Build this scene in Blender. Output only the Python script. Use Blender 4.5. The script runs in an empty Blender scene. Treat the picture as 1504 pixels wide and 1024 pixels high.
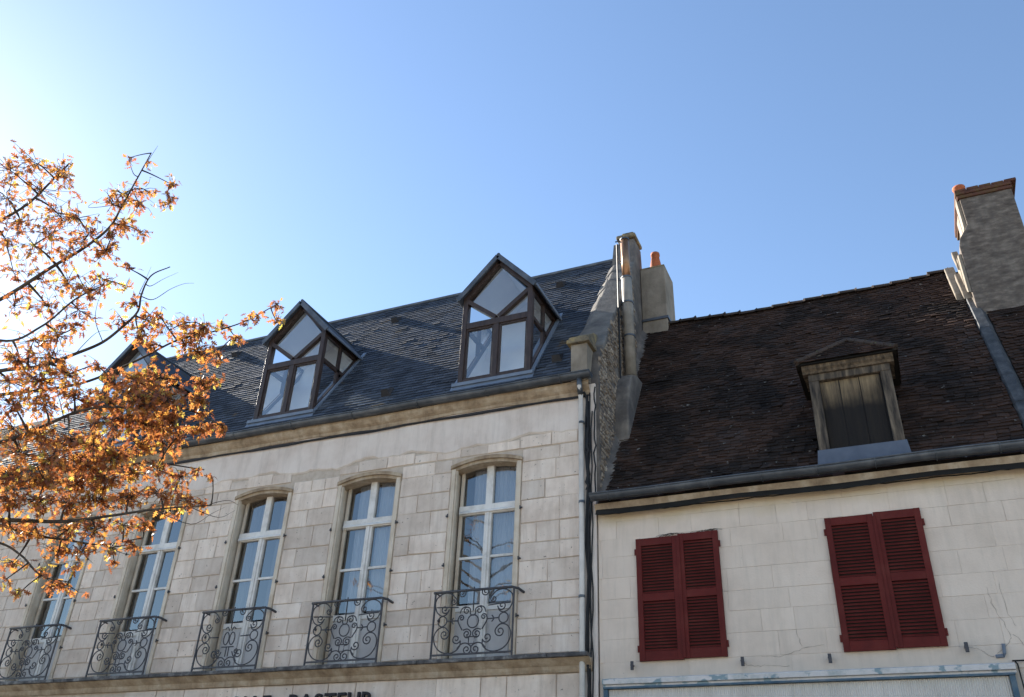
import bpy, math, random
from mathutils import Vector, Matrix
R = random.Random(7)
sc = bpy.context.scene
col = sc.collection
# ------------------------------------------------------------------ camera, sky, sun, exposure
CAM = Vector((0, -12.5, 1.6))
F_PX = 1281.4
CR = Vector((0.91568136, 0.39995684, 0.03952447))
CU = Vector((0.17520214, -0.48574393, 0.85636268))
CF = Vector((-0.36170688, 0.77723057, 0.51485996))
cd = bpy.data.cameras.new('camera'); cam = bpy.data.objects.new('camera', cd); col.objects.link(cam)
m = Matrix.Identity(4)
for i in range(3):
    m[i][0] = CR[i]; m[i][1] = CU[i]; m[i][2] = -CF[i]; m[i][3] = CAM[i]
cam.matrix_world = m
cd.sensor_width = 36; cd.lens = 36 * F_PX / 1504; cd.clip_end = 3000
sc.camera = cam
SUN = Vector((-1, .35, .605)).normalized()
wd = bpy.data.worlds.new('World'); sc.world = wd; wd.use_nodes = True
wn = wd.node_tree.nodes; wl = wd.node_tree.links
bg = wn['Background']; sky = wn.new('ShaderNodeTexSky'); sky.sky_type = 'NISHITA'
sky.sun_disc = False
sky.sun_elevation = math.asin(SUN.z); sky.sun_rotation = math.atan2(SUN.x, SUN.y)
sky.air_density = 1.1; sky.dust_density = 0.2; sky.ozone_density = 2.5; sky.altitude = 0
bg.inputs['Strength'].default_value = 0.073
wl.new(sky.outputs[0], bg.inputs['Color'])
sd = bpy.data.lights.new('sun', 'SUN'); so = bpy.data.objects.new('sun', sd); col.objects.link(so)
sd.energy = 5.0; sd.angle = math.radians(.53); sd.color = (1, .93, .82)
so.rotation_euler = SUN.to_track_quat('Z', 'Y').to_euler(); so.location = SUN * 60
sc.view_settings.view_transform = 'Standard'; sc.view_settings.look = 'None'
sc.view_settings.exposure = 1.8; sc.view_settings.gamma = 1

def ray(px, py):
    return (CF * F_PX + CR * (px - 752) - CU * (py - 512)).normalized()
def U(px, py, t): return CAM + ray(px, py) * t
def proj(P):
    d = Vector(P) - CAM; z = d.dot(CF)
    if z <= .01: return (-9999, -9999)
    return (752 + F_PX * d.dot(CR) / z, 512 - F_PX * d.dot(CU) / z)

# ------------------------------------------------------------------ materials
MATS = {}
def mk(name, cols, scale=3, rough=.85, bump=.2, bscale=40, vary=None, vamt=.25, streak=0, streakcol=(.05, .045, .04),
       spec=.3, metal=0, stretch=(1, 1, 1), speck=None, zband=None, sub=None):
    mt = bpy.data.materials.new(name); mt.use_nodes = True
    nt = mt.node_tree; n = nt.nodes; L = nt.links
    b = n['Principled BSDF']
    g = n.new('ShaderNodeNewGeometry')
    mp = n.new('ShaderNodeMapping'); mp.inputs['Scale'].default_value = stretch
    L.new(g.outputs['Position'], mp.inputs['Vector'])
    nz = n.new('ShaderNodeTexNoise'); nz.inputs['Scale'].default_value = scale; nz.inputs['Detail'].default_value = 7; nz.inputs['Roughness'].default_value = .62
    L.new(mp.outputs[0], nz.inputs['Vector'])
    rp = n.new('ShaderNodeValToRGB'); e = rp.color_ramp.elements
    k = len(cols)
    for i, c in enumerate(cols):
        pos = .3 + .4 * i / max(1, k - 1)
        el = e[i] if i < 2 else e.new(pos)
        el.position = pos; el.color = (*c, 1)
    L.new(nz.outputs['Fac'], rp.inputs['Fac'])
    out = rp.outputs['Color']
    def mul(out, fac_socket, lo, hi):
        mr = n.new('ShaderNodeMapRange'); mr.inputs['To Min'].default_value = lo; mr.inputs['To Max'].default_value = hi
        L.new(fac_socket, mr.inputs['Value'])
        vm = n.new('ShaderNodeVectorMath'); vm.operation = 'SCALE'
        L.new(out, vm.inputs[0]); L.new(mr.outputs[0], vm.inputs['Scale'])
        return vm.outputs[0]
    if vary == 'obj':
        oi = n.new('ShaderNodeObjectInfo'); out = mul(out, oi.outputs['Random'], 1 - vamt, 1 + vamt * .6)
    if vary == 'isl':
        out = mul(out, g.outputs['Random Per Island'], 1 - vamt, 1 + vamt)
    if streak:
        m2 = n.new('ShaderNodeMapping'); m2.inputs['Scale'].default_value = (5, 5, .55)
        L.new(g.outputs['Position'], m2.inputs['Vector'])
        n2 = n.new('ShaderNodeTexNoise'); n2.inputs['Scale'].default_value = 1.6; n2.inputs['Detail'].default_value = 6; n2.inputs['Roughness'].default_value = .7
        L.new(m2.outputs[0], n2.inputs['Vector'])
        mr = n.new('ShaderNodeMapRange'); mr.inputs['From Min'].default_value = .48; mr.inputs['From Max'].default_value = .75
        mr.inputs['To Max'].default_value = streak
        L.new(n2.outputs['Fac'], mr.inputs['Value'])
        mx = n.new('ShaderNodeMix'); mx.data_type = 'RGBA'
        L.new(mr.outputs[0], mx.inputs['Factor']); L.new(out, mx.inputs['A']); mx.inputs['B'].default_value = (*streakcol, 1)
        out = mx.outputs['Result']
    if zband:    # (z0, z1, colour, amount) weathering that runs along the top or foot of a wall
        for (z0, z1, c, am) in zband:
            sx = n.new('ShaderNodeSeparateXYZ'); L.new(g.outputs['Position'], sx.inputs[0])
            n3 = n.new('ShaderNodeTexNoise'); n3.inputs['Scale'].default_value = 2.2; n3.inputs['Detail'].default_value = 6
            L.new(g.outputs['Position'], n3.inputs['Vector'])
            ad = n.new('ShaderNodeMath'); ad.operation = 'MULTIPLY_ADD'; ad.inputs[1].default_value = .45 ; 
            L.new(n3.outputs['Fac'], ad.inputs[0]); L.new(sx.outputs['Z'], ad.inputs[2])
            mr = n.new('ShaderNodeMapRange'); mr.inputs['From Min'].default_value = z0 + .22; mr.inputs['From Max'].default_value = z1 + .22; mr.inputs['To Max'].default_value = am
            L.new(ad.outputs[0], mr.inputs['Value'])
            mx = n.new('ShaderNodeMix'); mx.data_type = 'RGBA'
            L.new(mr.outputs[0], mx.inputs['Factor']); L.new(out, mx.inputs['A']); mx.inputs['B'].default_value = (*c, 1)
            out = mx.outputs['Result']
    if speck:    # (scale, threshold, colour)
        vs, th, c = speck
        n4 = n.new('ShaderNodeTexNoise'); n4.inputs['Scale'].default_value = vs; n4.inputs['Detail'].default_value = 3
        L.new(g.outputs['Position'], n4.inputs['Vector'])
        mr = n.new('ShaderNodeMapRange'); mr.inputs['From Min'].default_value = th; mr.inputs['From Max'].default_value = th + .05
        L.new(n4.outputs['Fac'], mr.inputs['Value'])
        mx = n.new('ShaderNodeMix'); mx.data_type = 'RGBA'
        L.new(mr.outputs[0], mx.inputs['Factor']); L.new(out, mx.inputs['A']); mx.inputs['B'].default_value = (*c, 1)
        out = mx.outputs['Result']
    L.new(out, b.inputs['Base Color'])
    b.inputs['Roughness'].default_value = rough; b.inputs['Metallic'].default_value = metal
    b.inputs['Specular IOR Level'].default_value = spec
    if bump:
        nb = n.new('ShaderNodeTexNoise'); nb.inputs['Scale'].default_value = bscale; nb.inputs['Detail'].default_value = 6; nb.inputs['Roughness'].default_value = .65
        L.new(mp.outputs[0], nb.inputs['Vector'])
        bp = n.new('ShaderNodeBump'); bp.inputs['Strength'].default_value = bump; bp.inputs['Distance'].default_value = .02
        L.new(nb.outputs['Fac'], bp.inputs['Height']); L.new(bp.outputs[0], b.inputs['Normal'])
    MATS[name] = mt
    return mt

mk('limestone', [(.58, .475, .395), (.71, .60, .51), (.79, .695, .61)], 2.2, .9, .5, 55, 'obj', .2, .55, (.42, .33, .265), speck=(22, .69, (.2, .17, .145)))
mk('mortar', [(.44, .36, .29), (.58, .50, .42)], 9, .95, .4, 80)
mk('lime_render', [(.60, .505, .44), (.69, .60, .535), (.75, .67, .605)], 1.6, .92, .35, 60, streak=.35, streakcol=(.3, .25, .215))
mk('white_wall', [(.61, .50, .405), (.70, .58, .48), (.74, .625, .525)], 1.3, .85, .25, 50, streak=.4, streakcol=(.42, .36, .30),
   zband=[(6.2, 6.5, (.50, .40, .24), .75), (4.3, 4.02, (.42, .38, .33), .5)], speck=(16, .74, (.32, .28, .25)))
mk('white_block', [(.62, .51, .42), (.71, .59, .49), (.75, .635, .535)], 1.3, .82, .2, 50, 'obj', .05, .38, (.44, .38, .315),
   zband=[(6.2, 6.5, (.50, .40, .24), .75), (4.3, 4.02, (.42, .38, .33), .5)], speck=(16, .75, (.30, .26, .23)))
mk('ochre_stone', [(.22, .155, .10), (.39, .295, .20), (.52, .43, .325)], 3.5, .9, .4, 50, streak=.5, streakcol=(.10, .07, .05))
mk('tan_paint', [(.46, .375, .28), (.60, .51, .405), (.67, .59, .49)], 3, .6, .25, 45, streak=.4, streakcol=(.28, .20, .13))
mk('white_paint', [(.52, .50, .47), (.72, .70, .67), (.78, .76, .73)], 4, .5, .15, 60, streak=.3, streakcol=(.42, .36, .29))
mk('grey_panel', [(.42, .41, .41), (.52, .51, .51)], 2, .55, .1, 40)
mk('ledge_lead', [(.035, .034, .036), (.09, .085, .085), (.25, .24, .23)], 7, .7, .4, 50)
mk('iron', [(.035, .035, .042), (.075, .072, .08)], 20, .55, .2, 90, spec=.4)
mk('slate', [(.035, .043, .06), (.055, .066, .088), (.082, .09, .105)], 1.0, .8, .3, 60, 'isl', .38, speck=(1.7, .66, (.10, .075, .05)), spec=.18)
mk('slate_base', [(.03, .03, .035), (.05, .05, .055)], 4, .9, 0)
mk('tile', [(.015, .0125, .012), (.030, .0225, .020), (.058, .035, .027), (.044, .036, .034)], 1.1, .95, .6, 45, 'isl', .32, speck=(11, .69, (.20, .19, .175)), spec=.1)
mk('tile_base', [(.012, .011, .01), (.022, .02, .018)], 4, .95, 0)
mk('ridge_tile', [(.03, .025, .022), (.075, .05, .038)], 3, .9, .5, 40, 'obj', .4, speck=(9, .62, (.09, .10, .04)))
mk('zinc', [(.05, .056, .066), (.085, .095, .11), (.15, .16, .175)], 3, .42, .1, 30, streak=.4, streakcol=(.05, .05, .055), metal=.35, spec=.5)
mk('zinc_dark', [(.03, .033, .038), (.06, .064, .07), (.10, .10, .105)], 6, .7, .5, 30, streak=.4, streakcol=(.03, .03, .03))
mk('zinc_light', [(.13, .16, .21), (.2, .24, .30)], 3, .5, .1, 30, metal=.2, streak=.3, streakcol=(.1, .11, .13))
mk('lead', [(.075, .09, .125), (.115, .135, .175)], 3, .6, .15, 30, streak=.3, streakcol=(.06, .065, .08))
mk('brown_timber', [(.022, .013, .011), (.042, .026, .021), (.062, .04, .033)], 4, .5, .2, 30, stretch=(6, 6, 1), spec=.4)
mk('old_wood', [(.012, .012, .013), (.10, .08, .062), (.22, .175, .125)], 2.6, .85, .5, 25, stretch=(5, 5, .7), streak=.8, streakcol=(.012, .012, .014))
mk('old_plank', [(.03, .026, .023), (.12, .092, .066), (.23, .175, .115)], 2.2, .85, .5, 25, 'obj', .25, .8, (.012, .011, .011), stretch=(6, 6, .6))
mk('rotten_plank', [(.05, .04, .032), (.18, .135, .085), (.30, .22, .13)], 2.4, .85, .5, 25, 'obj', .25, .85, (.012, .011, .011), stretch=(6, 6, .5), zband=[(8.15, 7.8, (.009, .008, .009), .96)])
mk('red_paint', [(.085, .010, .008), (.11, .0135, .0105), (.13, .024, .018)], 3, .62, .2, 60, 'obj', .08, streak=.35, streakcol=(.075, .013, .012), spec=.2)
mk('gable_plaster', [(.065, .06, .058), (.13, .115, .105), (.24, .21, .18)], 2.4, .95, .7, 22, streak=.5, streakcol=(.09, .085, .085))
mk('coping', [(.075, .07, .07), (.14, .13, .12), (.24, .22, .195)], 2.4, .95, .7, 22, streak=.35, streakcol=(.11, .10, .10))
mk('rubble', [(.10, .078, .06), (.28, .225, .175), (.50, .425, .335)], 9, .95, 1.0, 18, stretch=(1, 1, .55), streak=.4, streakcol=(.09, .075, .06))
mk('tan_render', [(.16, .135, .105), (.24, .205, .165), (.31, .27, .22)], 2.6, .95, .5, 25, stretch=(1, 1, .8), streak=.4, streakcol=(.10, .085, .07))
mk('grey_render', [(.07, .058, .05), (.14, .117, .10), (.25, .215, .185)], 4.5, .95, .9, 16, stretch=(1, 1, 2.2), streak=.55, streakcol=(.10, .092, .086))
mk('flue_grey', [(.20, .18, .155), (.33, .30, .26)], 4, .6, .2, 30, streak=.5, streakcol=(.11, .10, .09))
mk('copper', [(.20, .10, .055), (.42, .24, .14)], 5, .35, .1, 30, metal=.7)
mk('pipe_white', [(.50, .47, .44), (.72, .68, .63)], 3, .5, .1, 30, streak=.45, streakcol=(.2, .19, .19))
mk('cable_black', [(.008, .008, .009), (.018, .018, .02)], 10, .55, 0)
mk('terracotta', [(.32, .085, .035), (.46, .15, .07)], 6, .8, .3, 40)
mk('lichen_stone', [(.07, .065, .06), (.20, .165, .11), (.36, .27, .12)], 6, .95, .7, 25)
mk('brick_dark', [(.05, .022, .017), (.11, .05, .035), (.10, .08, .03)], 5, .95, .6, 30)
mk('blue_paint', [(.035, .075, .115), (.06, .115, .165), (.13, .17, .2)], 5, .6, .25, 50, streak=.4, streakcol=(.2, .2, .2))
mk('flaked_paint', [(.36, .40, .40), (.60, .58, .57), (.68, .65, .64)], 5, .65, .4, 40, speck=(6, .6, (.24, .32, .36)))
mk('ribbed_panel', [(.60, .56, .51), (.72, .67, .62)], 2, .6, 0, streak=.3, streakcol=(.34, .30, .26))
mk('curtain', [(.42, .43, .46), (.54, .55, .58)], 2, .9, 0)
mk('curtain_dark', [(.13, .125, .13), (.24, .23, .235)], 2, .9, 0, stretch=(6, 6, .3))  # dark curtains; tone also stands in for dark tree reflections on the glass
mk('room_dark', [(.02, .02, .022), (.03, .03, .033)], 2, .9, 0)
mk('room_white', [(.72, .73, .75), (.8, .8, .81)], 2, .9, 0)
mk('sign_letter', [(.008, .007, .01), (.018, .015, .02)], 6, .6, 0)
mk('bark', [(.022, .019, .017), (.06, .05, .043), (.10, .085, .07)], 12, .95, .8, 30, stretch=(1, 1, .4))
mk('asphalt', [(.035, .035, .036), (.06, .06, .06)], 12, .9, .3, 120)
mk('pavement', [(.42, .365, .30), (.52, .46, .38)], 5, .9, .3, 60)
mk('kerb', [(.25, .24, .225), (.33, .32, .3)], 5, .9, .3, 60)
mk('earth', [(.12, .11, .10), (.2, .185, .165)], .6, .95, .3, 20)

def glass(name, fac, tint=(.88, .92, .95)):
    mt = bpy.data.materials.new(name); mt.use_nodes = True
    nt = mt.node_tree; n = nt.nodes; L = nt.links
    n.remove(n['Principled BSDF'])
    tr = n.new('ShaderNodeBsdfTransparent'); tr.inputs[0].default_value = (*tint, 1)
    gl = n.new('ShaderNodeBsdfGlossy'); gl.inputs['Roughness'].default_value = .015; gl.inputs[0].default_value = (1, 1, 1, 1)
    nz = n.new('ShaderNodeTexNoise'); nz.inputs['Scale'].default_value = 1.7
    ge = n.new('ShaderNodeNewGeometry'); L.new(ge.outputs['Position'], nz.inputs['Vector'])
    bp = n.new('ShaderNodeBump'); bp.inputs['Strength'].default_value = .05; bp.inputs['Distance'].default_value = .05
    L.new(nz.outputs['Fac'], bp.inputs['Height']); L.new(bp.outputs[0], gl.inputs['Normal'])
    fr = n.new('ShaderNodeFresnel'); fr.inputs['IOR'].default_value = 1.5
    mr = n.new('ShaderNodeMath'); mr.operation = 'MULTIPLY_ADD'; mr.inputs[1].default_value = 1.7; mr.inputs[2].default_value = fac
    mr.use_clamp = True
    L.new(fr.outputs[0], mr.inputs[0])
    mx = n.new('ShaderNodeMixShader')
    L.new(mr.outputs[0], mx.inputs[0]); L.new(tr.outputs[0], mx.inputs[1]); L.new(gl.outputs[0], mx.inputs[2])
    L.new(mx.outputs[0], n['Material Output'].inputs['Surface'])
    MATS[name] = mt
glass('window_glass', .13)
glass('dormer_glass', .15)

def leafmat():
    mt = bpy.data.materials.new('oak_leaf'); mt.use_nodes = True
    nt = mt.node_tree; n = nt.nodes; L = nt.links
    n.remove(n['Principled BSDF'])
    ge = n.new('ShaderNodeNewGeometry'); oi = n.new('ShaderNodeObjectInfo')
    ad = n.new('ShaderNodeMath'); ad.operation = 'ADD'; L.new(ge.outputs['Random Per Island'], ad.inputs[0]); L.new(oi.outputs['Random'], ad.inputs[1])
    frc = n.new('ShaderNodeMath'); frc.operation = 'FRACT'; L.new(ad.outputs[0], frc.inputs[0])
    rp = n.new('ShaderNodeValToRGB'); e = rp.color_ramp.elements
    stops = [(0, (.17, .06, .032)), (.3, (.31, .105, .036)), (.6, (.47, .175, .042)), (.88, (.56, .28, .055)), (.985, (.42, .36, .07))]
    for i, (p_, c) in enumerate(stops):
        el = e[i] if i < 2 else e.new(p_)
        el.position = p_; el.color = (*c, 1)
    L.new(frc.outputs[0], rp.inputs[0])
    df = n.new('ShaderNodeBsdfDiffuse'); tl = n.new('ShaderNodeBsdfTranslucent'); gs = n.new('ShaderNodeBsdfGlossy'); gs.inputs['Roughness'].default_value = .4
    L.new(rp.outputs[0], df.inputs[0]); L.new(rp.outputs[0], tl.inputs[0])
    mx = n.new('ShaderNodeMixShader'); mx.inputs[0].default_value = .66
    L.new(df.outputs[0], mx.inputs[1]); L.new(tl.outputs[0], mx.inputs[2])
    m2 = n.new('ShaderNodeMixShader'); m2.inputs[0].default_value = .05
    L.new(mx.outputs[0], m2.inputs[1]); L.new(gs.outputs[0], m2.inputs[2])
    L.new(m2.outputs[0], n['Material Output'].inputs['Surface'])
    MATS['oak_leaf'] = mt
leafmat()

# ------------------------------------------------------------------ mesh helpers
WLOC = {}
class MB:
    def __init__(s): s.v = []; s.f = []
    def add(s, vs, fs):
        o = len(s.v); s.v += [tuple(v) for v in vs]; s.f += [tuple(i + o for i in f) for f in fs]; return s
    def box(s, x0, x1, y0, y1, z0, z1):
        v = [(x, y, z) for x in (x0, x1) for y in (y0, y1) for z in (z0, z1)]
        return s.add(v, [(0, 1, 3, 2), (4, 6, 7, 5), (0, 4, 5, 1), (2, 3, 7, 6), (0, 2, 6, 4), (1, 5, 7, 3)])
    def bar(s, p, q, w, d, up=(0, 0, 1)):
        p = Vector(p); q = Vector(q); t = (q - p).normalized(); u = Vector(up)
        if abs(t.dot(u)) > .98: u = Vector((0, 1, 0))
        a = t.cross(u).normalized() * w / 2; b = a.cross(t).normalized() * d / 2
        v = [p - a - b, p + a - b, p + a + b, p - a + b, q - a - b, q + a - b, q + a + b, q - a + b]
        return s.add(v, [(3, 2, 1, 0), (4, 5, 6, 7), (0, 1, 5, 4), (1, 2, 6, 5), (2, 3, 7, 6), (3, 0, 4, 7)])
    def tube(s, pts, r, n=6, cap=True):
        pts = [Vector(p) for p in pts]; k = len(pts)
        rs = r if isinstance(r, (list, tuple)) else [r] * k
        ref = Vector((.31, .17, .93)); vs = []; fs = []
        for i, p in enumerate(pts):
            t = (pts[min(i + 1, k - 1)] - pts[max(i - 1, 0)])
            t = t.normalized() if t.length > 1e-9 else Vector((0, 0, 1))
            a = t.cross(ref)
            if a.length < .05: a = t.cross(Vector((1, 0, 0)))
            a.normalize(); b = t.cross(a)
            for j in range(n):
                an = 2 * math.pi * j / n
                vs.append(p + (a * math.cos(an) + b * math.sin(an)) * rs[i])
        for i in range(k - 1):
            for j in range(n):
                fs.append((i * n + j, i * n + (j + 1) % n, (i + 1) * n + (j + 1) % n, (i + 1) * n + j))
        if cap:
            fs.append(tuple(range(n - 1, -1, -1))); fs.append(tuple((k - 1) * n + j for j in range(n)))
        return s.add(vs, fs)
    def prism(s, poly, axis, a0, a1):
        """poly in the two other axes (order x,y,z), extruded along axis between a0 and a1"""
        def P(q, a): return (a, q[0], q[1]) if axis == 'x' else (q[0], a, q[1]) if axis == 'y' else (q[0], q[1], a)
        k = len(poly); vs = [P(q, a0) for q in poly] + [P(q, a1) for q in poly]
        fs = [tuple(range(k)), tuple(range(2 * k - 1, k - 1, -1))] + [(i, (i + 1) % k, k + (i + 1) % k, k + i) for i in range(k)]
        return s.add(vs, fs)
    def mesh(s, name, mat, off=(0, 0, 0), smooth=False, recalc=True):
        me = bpy.data.meshes.new(name)
        me.from_pydata([(v[0] - off[0], v[1] - off[1], v[2] - off[2]) for v in s.v], [], s.f)
        if recalc:
            import bmesh
            bm = bmesh.new(); bm.from_mesh(me); bmesh.ops.recalc_face_normals(bm, faces=bm.faces); bm.to_mesh(me); bm.free()
        me.materials.append(MATS[mat])
        if smooth:
            for p in me.polygons: p.use_smooth = True
        me.update()
        return me
    def build(s, name, mat, parent=None, smooth=False, local=False, bevel=0, recalc=True):
        """verts are world coordinates unless local=True (then relative to the parent)"""
        off = Vector((0, 0, 0)) if (local or parent is None) else WLOC[parent.name]
        me = s.mesh(name, mat, off, smooth, recalc)
        o = bpy.data.objects.new(name, me); col.objects.link(o); o.parent = parent
        WLOC[o.name] = (WLOC[parent.name] if parent else Vector((0, 0, 0)))
        if bevel:
            bv = o.modifiers.new('bevel', 'BEVEL'); bv.width = bevel; bv.segments = 2; bv.limit_method = 'ANGLE'
        return o
def empty(name, loc, parent=None):
    o = bpy.data.objects.new(name, None); col.objects.link(o); o.empty_display_size = .2
    w = Vector(loc); o.location = w - (WLOC[parent.name] if parent else Vector((0, 0, 0))); o.parent = parent
    WLOC[o.name] = w
    return o
def tag(o, label, cat, group=None):
    o['label'] = label; o['category'] = cat
    if group: o['group'] = group
    return o
def struct(o): o['kind'] = 'structure'; return o
def link_mesh(name, me, parent, loc=(0, 0, 0), rot=None):
    o = bpy.data.objects.new(name, me); col.objects.link(o); o.parent = parent; o.location = loc
    if rot: o.rotation_euler = rot
    WLOC[o.name] = WLOC[parent.name] if parent else Vector((0, 0, 0))
    return o
def chamfer_block(x0, x1, z0, z1, yf, yb, c, jit, rr):
    """a dressed stone: irregular front with a worn arris"""
    j = lambda: rr.uniform(-jit, jit)
    o = [(x0 + j(), z0 + j()), (x1 + j(), z0 + j()), (x1 + j(), z1 + j()), (x0 + j(), z1 + j())]
    sg = [(1, 1), (-1, 1), (-1, -1), (1, -1)]
    tl = [rr.uniform(-.002, .002) for _ in range(4)]
    v = [(p[0], yb, p[1]) for p in o] + [(p[0], yf + c, p[1]) for p in o] + [(p[0] + s_[0] * c, yf + t, p[1] + s_[1] * c) for p, s_, t in zip(o, sg, tl)]
    f = [(8, 9, 10, 11)] + [(4 + i, 4 + (i + 1) % 4, 8 + (i + 1) % 4, 8 + i) for i in range(4)] + [(i, (i + 1) % 4, 4 + (i + 1) % 4, 4 + i) for i in range(4)]
    return v, f

# ------------------------------------------------------------------ ground
g = MB().box(-400, 400, -400, 400, -.5, -.12).build('ground', 'earth'); struct(g)
g = MB().box(-120, 120, -11, -2.2, -.11, 0.0).build('road', 'asphalt'); struct(g)
g = MB().box(-120, 120, -2.2, 1.0, -.11, .13).build('pavement', 'pavement'); struct(g)
g = MB().box(-120, 120, -30, -11, -.11, .13).build('square_pavement', 'pavement'); struct(g)  # out of view; colour made pale to bounce sun onto the shaded facade

# ------------------------------------------------------------------ the stone house
S1 = 1.49
def zL(y): return 9.05 + S1 * (y + .12)
XR, XL = -4.27, -19.35          # right and left end of the stone house
WX = [-6.19, -8.545, -10.91, -13.40, -15.82]
SILL, SPR, HEAD = 4.40, 7.60, 7.715
HW = .66                        # half width of a window surround
def arc(t, hw=HW, z0=SPR, z1=HEAD): return z0 + (z1 - z0) * (1 - t * t)   # t in -1..1
house = tag(empty('stone_house', (-11.5, 0, .13)), 'pale limestone town house with slate roof, glazed dormers and iron balconies', 'house')
w = MB()
# wall: front skin with five arched openings, then ends and back
segs = 10
edges = []
x = XL
for cx in reversed(WX):
    edges.append((x, cx - HW)); x = cx + HW
edges.append((x, XR))
TOPZ = 8.72
for a, b in edges: w.box(a, b, 0, .45, SILL - .1, TOPZ)
for cx in WX:
    for i in range(segs):
        t0 = -1 + 2 * i / segs; t1 = -1 + 2 * (i + 1) / segs
        xa, xb = cx + t0 * HW, cx + t1 * HW; za, zb = arc(t0), arc(t1)
        w.add([(xa, 0, za), (xb, 0, zb), (xb, 0, TOPZ), (xa, 0, TOPZ), (xa, .45, za), (xb, .45, zb)],
              [(0, 1, 2, 3), (0, 4, 5, 1)])
w.box(XL, XR, 0.01, .45, .13, SILL - .1)
w.box(XL, XL + .4, .45, 5.6, .13, TOPZ)
w.box(XL, XR, 5.2, 5.6, .13, TOPZ)
wall = w.build('wall', 'mortar', house, recalc=False)
# ashlar, stone by stone
CZ = [4.42, 4.68, 4.95, 5.22, 5.49, 5.85, 6.14, 6.48, 6.88, 7.21, 7.56]
ns = 0
def stone(x0, x1, z0, z1):
    global ns
    gap = R.uniform(.003, .008)
    v, f = chamfer_block(x0 + gap, x1 - gap, z0 + gap, z1 - gap, -R.uniform(.012, .022), .02, R.uniform(.005, .011), .007, R)
    MB().add(v, f).build('stone', 'limestone', wall, recalc=False); ns += 1
def run(xa, xb, z0, z1, off, lo=.30, hi=.62):
    L_ = xb - xa
    if L_ < .4: stone(xa, xb, z0, z1); return
    k = max(2, round(L_ / R.uniform(.36, .55)))
    cuts = [xa]
    for i in range(1, k): cuts.append(xa + L_ * (i + off * .5 + R.uniform(-.22, .22)) / k)
    cuts.append(xb)
    cuts = [c for i, c in enumerate(cuts) if i in (0, len(cuts) - 1) or (xa + .14 < c < xb - .14)]
    for a, b in zip(cuts, cuts[1:]): stone(a, b, z0, z1)
for ei, (a, b) in enumerate(edges):
    shift = 0 if ei >= 3 else R.uniform(-.03, .03)
    a2 = a + .012; b2 = b - .012
    for ci in range(len(CZ) - 1):
        z0, z1 = CZ[ci], CZ[ci + 1]
        if ei == len(edges) - 1: b2 = XR - .17
        run(a2, b2, z0, z1, .5 if ci % 2 else -.5)
# the two courses around and above the window heads
for a, b in edges:
    aa = a + .012; bb = b - .012 if b != XR else XR - .17
    run(aa, bb, 7.56, 7.80, .3)
x = XL
while x < XR - .3:
    wv = min(R.uniform(.34, .75), XR - .17 - x)
    z0 = 7.815
    near = min(WX, key=lambda c: abs(c - (x + wv / 2)))
    if abs(near - (x + wv / 2)) < .75: z0 = 7.815
    if R.random() < .9: stone(x, x + wv, z0, 7.815 + R.uniform(.14, .26))
    x += wv
# strip below the string course
x = -13.2
while x < XR - .2:
    wv = min(R.uniform(.4, .8), XR - .17 - x)
    if wv > .1: stone(x, x + wv, 3.55, 4.13)
    x += wv
# lime render over the top of the wall, ragged lower edge
rb = MB()
k = 150; pv = []
for i in range(k + 1):
    xx = XL + (XR - .03 - XL) * i / k
    zz = 8.0 + .05 * math.sin(xx * 2.1) + .035 * math.sin(xx * 5.7 + 1) + R.uniform(-.02, .02)
    pv.append((xx, zz))
for i in range(k):
    (xa, za), (xb, zb) = pv[i], pv[i + 1]
    rb.add([(xa, -.006, za), (xb, -.006, zb), (xb, -.028, zb + .03), (xa, -.028, za + .03), (xb, -.028, TOPZ), (xa, -.028, TOPZ)],
           [(0, 1, 2, 3), (3, 2, 4, 5)])
rb.build('lime_render', 'lime_render', house, recalc=False)
# string course with balcony ledge
sc_ = MB().prism([(.0, 4.13), (-.05, 4.13), (-.07, 4.17), (-.07, 4.215), (-.13, 4.26), (-.19, 4.31), (0, 4.31)], 'x', XL, XR - .02)
sc_.build('string_course', 'ochre_stone', house, recalc=True)
ld = MB()
x = XL
while x < XR - .03:
    wv = min(R.uniform(.5, 1.3), XR - .03 - x); j = R.uniform(-.012, .012); t = R.uniform(-.006, .006)
    ld.box(x, x + wv - .004, -.235 + j, 0.02, 4.313, 4.372 + t); x += wv
ld.build('ledge', 'ledge_lead', house, bevel=.008)
# cornice and gutter
cn = MB()
k = 46
prof = [(0, 8.66), (-.05, 8.66), (-.055, 8.72), (-.10, 8.76), (-.135, 8.81), (-.14, 8.885), (0, 8.93)]
xs = [XL + (XR - .02 - XL) * i / k for i in range(k + 1)]
for i in range(k):
    ja, jb = [.018 * math.sin(xx * 1.7) + .008 * math.sin(xx * 6.1) for xx in (xs[i], xs[i + 1])]
    np_ = len(prof)
    vs = [(xs[i], p[0], p[1] + ja * (1 if q < 2 else .35)) for q, p in enumerate(prof)] + [(xs[i + 1], p[0], p[1] + jb * (1 if q < 2 else .35)) for q, p in enumerate(prof)]
    cn.add(vs, [(q, q + 1, np_ + q + 1, np_ + q) for q in range(np_ - 1)])
cn.build('cornice', 'ochre_stone', house, recalc=False)
fl = MB().box(XL, XR - .03, -.046, .0, 8.615, 8.655); fl.build('shadow_strip', 'slate_base', house)  # dark strip that paints the shadow line under the cornice
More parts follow.
